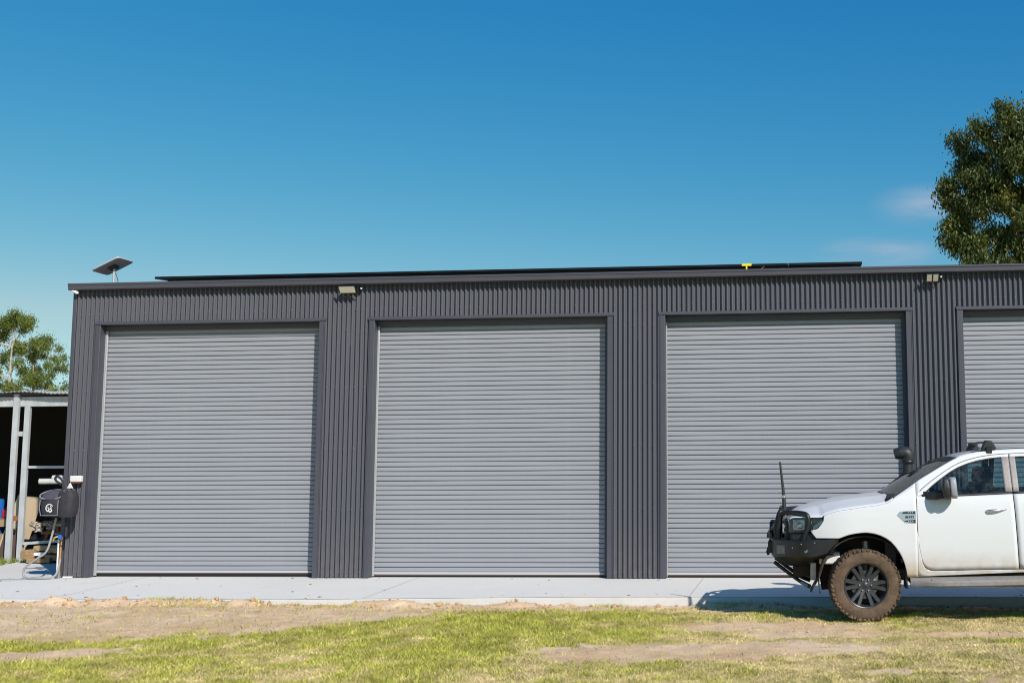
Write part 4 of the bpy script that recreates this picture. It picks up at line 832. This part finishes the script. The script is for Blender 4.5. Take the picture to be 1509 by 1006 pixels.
# bonnet
HC = interp([(-.872, 1.118), (-.855, 1.150), (-.80, 1.186), (-.729, 1.229), (-.60, 1.268), (-.495, 1.295), (-.36, 1.323), (-.236, 1.346), (-.10, 1.364), (-.004, 1.375), (.12, 1.386), (.25, 1.392)])
HE = interp([(-.84, 1.095), (-.82, 1.122), (-.80, 1.133), (-.465, 1.140), (-.437, 1.167), (-.29, 1.212), (-.047, 1.248), (.147, 1.272), (.269, 1.300), (.325, 1.339), (.345, 1.352)])
rows = []; nu = 44
for i in range(nu+1):
    t = i/nu; uc = -.872+(.225+.872)*t; ue = -.84+(.338+.84)*t; row = []
    for j in range(33):
        s = -1+2*j/32; a = abs(s); k = a**2.2; u = uc+(ue-uc)*a**2; zc = HC(uc); ze = HE(ue); z = zc+(ze-zc)*k**1.15
        rid = math.exp(-((a-.62)/.09)**2)*.012*min(1, t*3)                # pressed ridge
        row.append((u, s*(sidev(ue, ze)-.006), z+rid))
    rows.append(row)
b = MB(); b.grid([[(p[0]+.02, p[1], p[2]-.05) for p in rows[0]]]+rows); b.build('bonnet', M['paint'], truck, 40, solid=.010)
# windscreen, cowl, wipers, roof
EC = [(.31, 1.350), (.40, 1.397), (.52, 1.476), (.645, 1.556), (.77, 1.63), (.89, 1.696), (1.00, 1.755), (1.074, 1.792)]
CC = [(.225, 1.396), (.32, 1.456), (.44, 1.528), (.565, 1.602), (.69, 1.674), (.80, 1.735), (.90, 1.785), (1.03, 1.817)]
def wsrow(t, off=0):
    x = t*7; ie = min(int(x), 6); fr = x-ie
    e = [EC[ie][k]*(1-fr)+EC[ie+1][k]*fr for k in (0, 1)]; c = [CC[ie][k]*(1-fr)+CC[ie+1][k]*fr for k in (0, 1)]
    return [(c[0]+(e[0]-c[0])*a*a, sgn*a*(sidev(e[0], e[1])-.018), c[1]+(e[1]-c[1])*a*a+off) for sgn, a in [((-1 if q < 12 else 1), abs(q-12)/12) for q in range(25)]]
b = MB(); b.grid([wsrow(k/20) for k in range(21)]); b.f = [q[::-1] for q in b.f]; ws = b.build('windscreen', M['wind'], truck, 60)
b = MB(); b.grid([wsrow(.85+k*.03, .002) for k in range(6)]); b.build('shade_band', M['blackplastic'], ws, 60)
b = MB()
for q in (0, 24):
    b.tube([wsrow(k/16, .004)[q] for k in range(17)], .010, 6)
b.build('screen_seal', M['blackplastic'], ws)
b = MB(); r0 = wsrow(.0, -.004); b.grid([[(p[0]-.05, p[1]*1.0, p[2]-.03) for p in r0], [(p[0]+.0, p[1], p[2]) for p in r0], [(p[0]+.07, p[1]*.99, p[2]+.035) for p in r0]]); b.build('cowl_panel', M['blackplastic'], truck, 60, solid=.012)
for v0_ in (-.62, .05):
    b = MB(); b.tube([(.33, v0_, 1.392), (.32, v0_+.30, 1.425), (.34, v0_+.58, 1.445)], [.014, .009, .006], 6); b.build('wiper', M['blackplastic'], truck)
rows = []
RC = interp([(1.03, 1.817), (1.2, 1.860), (1.39, 1.886), (1.62, 1.908), (1.96, 1.924), (2.4, 1.915), (2.7, 1.865), (2.80, 1.80)])
for i in range(31):
    t = i/30; uc = 1.03+(2.80-1.03)*t; ue = 1.074+(2.80-1.074)*t; row = []
    for j in range(25):
        s = -1+2*j/24; a = abs(s); u = uc+(ue-uc)*a*a; ze = WEDGE(ue); row.append((u, s*(sidev(ue, ze)+.002), RC(uc)+(ze-RC(uc))*a**2.6))
    rows.append(row)
b = MB(); b.grid(rows); b.build('roof', M['paint'], truck, 60, solid=.010)
for s in (-1, 1):
    b = MB(); b.tube([(u, s*(sidev(u, WEDGE(u))-.045), WEDGE(u)+.018) for u in [1.25+.1*k for k in range(15)]], .006, 6); b.build('roof_channel', M['blackplastic'], truck)
# cab back, rear screen, load box
b = MB(); b.add([(2.80, -.78, .62), (2.80, .78, .62), (2.80, .86, 1.45), (2.80, -.86, 1.45), (2.80, .62, 1.74), (2.80, -.62, 1.74)], [(0, 1, 2, 3)]); b.bx(2.785, 2.80, -.66, .66, 1.72, 1.79); b.build('cab_back', M['paint'], truck)
b = MB(); b.add([(2.797, -.80, 1.45), (2.797, .80, 1.45), (2.797, .62, 1.74), (2.797, -.62, 1.74)], [(0, 1, 2, 3)]); b.build('rear_screen', M['glass'], truck)
b = MB(); b.bx(2.83, 4.40, -.78, .78, .78, .82); b.bx(2.83, 2.86, -.86, .86, .62, 1.40); b.bx(2.86, 4.40, -.80, -.77, .82, 1.40); b.bx(2.86, 4.40, .77, .80, .82, 1.40); b.build('load_box', M['under'], truck)
b = MB(); b.bx(4.40, 4.45, -.84, .84, .66, 1.43); b.build('tailgate', M['paint'], truck, bevel=.015)
b = MB(); b.bx(4.44, 4.62, -.80, .80, .50, .64); b.build('rear_bumper', M['black'], truck, bevel=.02)
for s in (-1, 1):
    b = MB(); b.bx(4.32, 4.46, s*.88-.05, s*.88+.05, .95, 1.38); b.build('tail_light', M['red'], truck, bevel=.02)
# inside and underneath
b = MB(); b.bx(.30, 2.78, -.80, .80, .44, .56); b.bx(2.72, 4.38, -.80, .80, .50, .60); b.bx(.55, 2.7, -.74, .74, .36, .44); b.bx(-.80, .45, -.40, .40, .44, .62); b.bx(-.72, .30, -.43, .43, .62, 1.08); b.bx(.24, .36, -.80, .80, .50, 1.20); b.build('chassis_and_sky_blocker', M['under'], truck)  # chassis boxes, with a wide lower slab added to block sky light beneath
b = MB(); b.prism([(.34, 1.00), (.34, 1.30), (.62, 1.36), (.80, 1.30), (.78, 1.02)], lambda a, z, t: (a, t, z), -.80, .80); b.build('dashboard', M['seat'], truck, fix=True, bevel=.02)
for s in (-1, 1):
    b = MB(); b.bx(.62, 2.75, s*.80-.01, s*.80+.01, .56, 1.36); b.build('door_lining', M['seat'], truck)
    for u0 in (1.28, 2.22):
        b = MB(); b.bx(u0-.42, u0+.06, s*.37-.24, s*.37+.24, .74, .92); b.box((u0+.10, s*.37, 1.20), (.15, .46, .62), Euler((0, math.radians(12), 0)).to_matrix()); b.box((u0+.18, s*.37, 1.60), (.10, .26, .20), Euler((0, math.radians(8), 0)).to_matrix()); b.build('seat', M['seat'], truck, bevel=.04)
b = MB(); c0 = Vector((.86, .37, 1.26)); b.tube([c0+Vector((.12*math.sin(a)*.45, .18*math.cos(a), .18*math.sin(a)*.9)) for a in [2*math.pi*k/24 for k in range(24)]], .014, 8, True); b.tube([c0, (.70, .37, 1.18)], .03, 8); b.build('steering_wheel', M['seat'], truck)
b = MB(); b.box((.80, 0, 1.70), (.02, .22, .06)); b.tube([(.80, 0, 1.72), (.86, 0, 1.78)], .01, 6); b.build('cabin_mirror', M['blackplastic'], truck)
b = MB(); b.tube([(0, -.62, .40), (0, .62, .40)], .045, 10); b.tube([(3.22, -.62, .40), (3.22, .62, .40)], .06, 10); b.lathe([(0, -.14), (.13, -.1), (.15, 0), (.13, .1), (0, .14)], 16, 'y', (3.22, 0, .40)); b.build('axle', M['under'], truck)
for s in (-1, 1):
    b = MB(); b.tube([(.04, s*.48, .36), (.04, s*.46, .85)], .055, 12); b.build('strut', M['steel_grey'], truck)
    b = MB(); b.bx(-.50, -.26, s*.60-.06, s*.60+.06, .60, .74); b.build('washer_bottle', M['white_plastic'], truck, bevel=.02)
    b = MB(); b.bx(-.60, -.53, s*.58-.05, s*.58+.05, .42, .62); b.tube([(-.57, s*.58, .62), (-.55, s*.6, .72)], .022, 8); b.build('tow_point', M['steel_grey'], truck, bevel=.008)
    # splash shield running down in front of the wheel
    b = MB(); b.grid([[(u, s*v, z) for v in (.50, .84)] for u, z in ((-.275, .895), (-.36, .815), (-.43, .69), (-.46, .60), (-.50, .48), (-.56, .38), (-.60, .31))]); b.build('splash_shield', M['under'], truck, 60, solid=.014)
# wheels
def wheel(u, s, z):
    vo = -.93
    hub = MB(); hub.lathe([(0, -.035), (.05, -.032), (.062, -.018), (.066, .02), (0, .03)], 24, 'y')
    t_ = MB(); R = .400
    t_.lathe([(.238, -.085), (.252, -.112), (.285, -.128), (.325, -.132), (.358, -.124), (.383, -.106), (R-.012, -.085), (R-.006, 0), (R-.012, .085), (.383, .106), (.358, .124), (.30, .13), (.25, .112), (.238, .085)], 72, 'y')
    for k in range(46):
        a = 2*math.pi*(k+random.uniform(-.14, .14))/46
        for (hoff, lat, sz) in ((0, -.092, (.020, .048, .034)), (.5, .092, (.020, .048, .034)), (.3, -.035, (.018, .05, .03)), (.8, .035, (.018, .05, .03))):
            aa = a+hoff*2*math.pi/46; t_.box(((R-.0135)*math.cos(aa), lat, (R-.0135)*math.sin(aa)), sz, Euler((0, -aa, 0)).to_matrix())
        aa = a+(.25 if k % 2 else .15)*2*math.pi/46; ln = .050 if k % 2 else .034
        t_.box((.372*math.cos(aa), -.1185, .372*math.sin(aa)), (ln, .014, .026), Euler((0, -aa, 0)).to_matrix() @ Euler((0, 0, math.radians(-28))).to_matrix())
    wo = t_.build('wheel', M['tyre'], truck, 30, loc=(u, s*.80, z), rot=(0, math.radians(2 if u < 1 else 31), (0 if s < 0 else math.pi)+(math.radians(7) if u < 1 else 0)))
    b = MB(); b.lathe([(.250, -.108), (.246, -.116), (.238, -.112), (.232, -.085), (.222, -.06), (.215, .09), (.24, .11)], 48, 'y'); b.build('rim', M['alloy'], wo)
    for k in range(6):
        for sg in (-1, 1):
            a = math.radians(60*k); da = math.radians(9.6)*sg; r1 = .060; r2 = .236; e1 = math.radians(11)*sg
            ca = a+e1; cb = a+da*1.12; w1 = .026; w2 = .025; b = MB()
            p1 = Vector((r1*math.cos(ca), 0, r1*math.sin(ca))); p2 = Vector((r2*math.cos(cb), 0, r2*math.sin(cb))); d_ = (p2-p1).normalized(); n_ = Vector((-d_.z, 0, d_.x)); pm = p1.lerp(p2, .55)
            V = []
            for p, ww, y0, y1 in ((p1, w1*1.25, -.058, -.015), (pm, w1*.95, -.074, -.03), (p2, w2*1.1, -.088, -.045)): V += [p+n_*ww+Vector((0, y0+.012, 0)), p+n_*ww*.62+Vector((0, y0, 0)), p-n_*ww*.62+Vector((0, y0, 0)), p-n_*ww+Vector((0, y0+.012, 0)), p-n_*ww+Vector((0, y1, 0)), p+n_*ww+Vector((0, y1, 0))]
            F = [(i*6+q, i*6+(q+1) % 6, (i+1)*6+(q+1) % 6, (i+1)*6+q) for i in range(2) for q in range(6)]+[(5, 4, 3, 2, 1, 0), (12, 13, 14, 15, 16, 17)]
            b.add(V, F); b.build('spoke', M['alloy'], wo, 40, fix=True)
    b = MB(); b.lathe([(0, -.060), (.040, -.060), (.072, -.056), (.090, -.046), (.094, -.015), (0, -.01)], 30, 'y'); b.build('hub', M['alloy'], wo, 30)
    b = MB(); b.lathe([(0, -.072), (.022, -.071), (.030, -.066), (.032, -.055)], 24, 'y'); b.build('centre_cap', M['alloy'], wo)
    for k in range(6):
        a = math.radians(60*k); b = MB(); b.lathe([(0, -.078), (.008, -.077), (.0105, -.070), (.0105, -.05)], 8, 'y', (.067*math.cos(a), 0, .067*math.sin(a))); b.build('lug_nut', M['silver'], wo)
    b = MB(); b.lathe([(.0, .0), (.155, .0), (.155, .03), (0, .03)], 36, 'y'); b.bx(.06, .15, -.02, .05, .02, .11); b.build('brake_disc', M['disc'], wo, 30)
for u in (0, 3.22):
    for s in (-1, 1): wheel(u, s, .392 if u == 0 else .41)
# bull bar
bbp = [(-.285, .925, .893, .890), (-.36, .93, .893, .80), (-.42, .932, .892, .735), (-.52, .932, .89, .705), (-.60, .93, .886, .695), (-.685, .915, .884, .715), (-.74, .87, .880, .700), (-.86, .72, .878, .680), (-.985, .54, .880, .668), (-1.03, .40, .880, .664), (-1.05, .2, .880, .664)]
path = [(u, -v, zt, zb_) for u, v, zt, zb_ in bbp]+[(-1.055, 0, .88, .664)]+[(u, v, zt, zb_) for u, v, zt, zb_ in reversed(bbp)]
rows = []
for (u, v, zt, zb_) in path:
    L_ = math.hypot(u+.2, v); ix, iy = (-.2-u)/L_, -v/L_; k = min(1, max(0, (-.62-u)/.3))
    rows.append([(u+ix*.12, v+iy*.12, zt+.0), (u+ix*.012, v+iy*.012, zt+.002), (u, v, zt-.012), (u, v, zb_+.012*(1 if zt-zb_ > .05 else 0)), (u+ix*.02, v+iy*.02, zb_-.004), (u+ix*(.05+.13*k), v+iy*(.06+.06*k), zb_-.02-.075*k), (u+ix*.34, v+iy*.16, zb_-.02-.085*k)])
b = MB(); b.grid(rows); bar = b.build('bull_bar', M['black'], truck, 30, solid=.006)
for s in (-1, 1):
    hoop = smooth_path([(-.955, s*.50, .885), (-.955, s*.50, 1.00), (-.935, s*.505, 1.13), (-.905, s*.53, 1.172), (-.82, s*.62, 1.183), (-.70, s*.76, 1.183), (-.640, s*.82, 1.168), (-.615, s*.835, 1.12), (-.622, s*.835, 1.03), (-.672, s*.83, .89)], 5)
    b = MB(); b.tube(hoop, .028, 12); b.build('lamp_hoop', M['black'], bar)
    b = MB(); b.tube(smooth_path([(-.99, s*.44, .875), (-.985, s*.44, 1.0), (-.955, s*.43, 1.14), (-.93, s*.40, 1.195), (-.925, s*.30, 1.21), (-.93, 0, 1.212)], 5), .031, 12); b.build('centre_hoop', M['black'], bar)
    b = MB(); b.bx(-1.0, -.93, s*.43-.018, s*.43+.018, .88, 1.10); b.build('upright', M['black'], bar, bevel=.006)
    # fog lamp on the angled corner
    pA = Vector((-.985, s*.54, .765)); pB = Vector((-.74, s*.87, .78)); dd = (pB-pA).normalized(); nn_ = Vector((dd.y, -dd.x, 0))*(1 if s < 0 else -1); nn_ = nn_ if nn_.x < 0 else -nn_
    for nm, mt, q0, q1, z0, z1, dep in (('fog_bezel', M['black'], .008, .185, .704, .826, .006), ('fog_lamp', M['fog'], .016, .175, .713, .817, .012)):
        P = [pA+dd*q0, pA+dd*q1]; b = MB(); V = [Vector((p.x, p.y, z))+nn_*e for e in (-.01, dep) for p, z in ((P[0], z0), (P[1], z0+.008), (P[1], z1), (P[0], z1))]
        b.add(V, [(0, 1, 2, 3), (7, 6, 5, 4), (0, 4, 5, 1), (1, 5, 6, 2), (2, 6, 7, 3), (3, 7, 4, 0)]); b.build(nm, mt, bar, fix=True, bevel=.004)
    b = MB(); b.lathe([(0, .016), (.014, .014), (.022, .004), (.024, 0)], 16, 'y'); b.v = [(x-.645, s*(.928+y), z+.765) for x, y, z in b.v]; b.build('side_marker', M['chromeish'], bar)
    b = MB(); b.tube(smooth_path([(-1.02, s*.30, .60), (-.85, s*.30, .47), (-.70, s*.31, .365), (-.60, s*.33, .322)], 4), .022, 10); b.build('brush_bar', M['black'], bar)
    b = MB(); b.tube([(-.70, s*.31, .365), (-.615, s*.42, .33)], .026, 8); b.build('bar_clamp', M['steel_grey'], bar)
    b = MB(); b.lathe([(0, -.07), (.075, -.07), (.082, -.05), (.082, .03), (.05, .06), (0, .065)], 24, 'x', (-1.0, s*.18, .985)); sp = b.build('driving_lamp', M['blackplastic'], bar)
    b = MB(); b.tube([(-1.05, s*.10, .745), (-1.095, s*.10, .74), (-1.105, s*.10, .70), (-1.09, s*.10, .665)], .016, 8); b.build('tow_hook', M['black'], bar)
    for (uu, vv, zz) in ((-.80, .86, .80), (-.70, .915, .845), (-.55, .935, .86)):
        b = MB(); b.lathe([(0, .006), (.006, .005), (.008, 0)], 8, 'y'); b.v = [(x+uu, s*(vv+y), z+zz) for x, y, z in b.v]; b.build('bolt', M['steel_grey'], bar)
b = MB(); b.tube([(-.93, -.42, 1.06), (-.93, .42, 1.06)], .022, 10); b.build('cross_tube', M['black'], bar)
b = MB(); b.bx(-1.09, -1.02, -.32, .32, .70, .84); b.build('winch_fairlead', M['black'], bar, bevel=.01)
b = MB(); b.bx(-1.10, -1.03, -.42, .42, .885, .94); b.build('number_plate_bracket', M['black'], bar, bevel=.008)
# grille and lower nose filler between lamps and bar
b = MB(); b.bx(-.88, -.80, -.62, .62, .80, 1.11); gr = b.build('grille', M['blackplastic'], truck, bevel=.02)
for k in range(3):
    b = MB(); b.bx(-.90, -.885, -.58, .58, .86+k*.085, .89+k*.085); b.build('grille_bar', M['steel_grey'], gr, bevel=.004)
for s in (-1, 1):
    panel('lamp_filler', seq(-.82, -.50, 10), lambda u: .87, lambda u: min(FB(max(u, -.592)), 1) if u > -.592 else .97, 4, s, M['blackplastic'], truck, off=-.03)
# antenna on the bar
t = [(-.890, -.34, 1.16), (-.893, -.34, 1.30), (-.903, -.34, 1.45), (-.935, -.34, 1.765)]
b = MB(); b.tube(t, [.026, .024, .018, .012], 10); an = b.build('antenna', M['blackplastic'], truck)
b = MB(); b.tube([(-.887, -.34, 1.06), (-.890, -.34, 1.17)], .026, 10); b.build('spring_base', M['steel_grey'], an)
b = MB(); b.lathe([(.0225, -.015), (.023, 0), (.0225, .015)], 10, 'z', (-.897, -.34, 1.36)); b.build('ferrule', M['silver'], an)
b = MB(); b.tube([(-.93, -.34, 1.07), (-.885, -.34, 1.065)], .02, 8); b.build('antenna_bracket', M['black'], an)
# snorkel on the far side
sn = smooth_path([(.30, .935, 1.22), (.36, .92, 1.33), (.46, .885, 1.43), (.585, .825, 1.53), (.655, .80, 1.60), (.665, .80, 1.70), (.665, .80, 1.79)], 5)
b = MB(); b.tube(sn, [.05]*10+[.058]*10+[.068]*(len(sn)-20), 12); b.tube([(.30, .935, 1.22), (-.05, .945, 1.19)], .05, 10); sk = b.build('snorkel', M['blackplastic'], truck)
b = MB(); hp = smooth_path([(.668, .80, 1.74), (.672, .80, 1.80), (.655, .80, 1.858), (.585, .80, 1.868), (.50, .80, 1.850)], 5)
b.tube(hp, list(np.interp(np.linspace(0, 1, len(hp)), [0, .3, .55, .8, 1], [.072, .083, .088, .080, .060])), 16); b.build('intake_head', M['blackplastic'], sk)
b = MB(); b.lathe([(.076, -.02), (.082, -.012), (.082, .012), (.076, .02)], 20, 'z', (.668, .80, 1.755)); b.build('clamp_band', M['black'], sk)
# roof rack
for u in (1.45, 2.35):
    b = MB(); rows = []
    for k in range(17):
        v = -.60+1.2*k/16; zc = (1.955 if u < 2 else 1.985)+.022*(1-(v/.60)**2); rows.append([(u+a, v, zc+z) for a, z in ((-.045, 0), (-.02, .012), (.02, .013), (.045, .002), (.02, -.010), (-.02, -.010), (-.045, 0))])
    b.grid(rows); b.f += [tuple(range(5, -1, -1)), tuple(16*7+q for q in range(6))]; rk = b.build('rack_bar', M['blackplastic'], truck, 50)
    for s in (-1, 1):
        b = MB(); z0 = WEDGE(u)+.012; b.prism([(-.085, 0), (.085, 0.006), (.08, .035), (.045, .105), (-.03, .115), (-.045, .10)], lambda a, z, tt: (u+a, s*tt, z0+z), .53, .635); b.build('rack_foot', M['blackplastic'], rk, bevel=.012, fix=True)
        b = MB(); b.bx(u-.03, u+.03, s*.648-.012, s*.648+.012, z0-.035, z0+.04); b.build('foot_clamp', M['black'], rk)
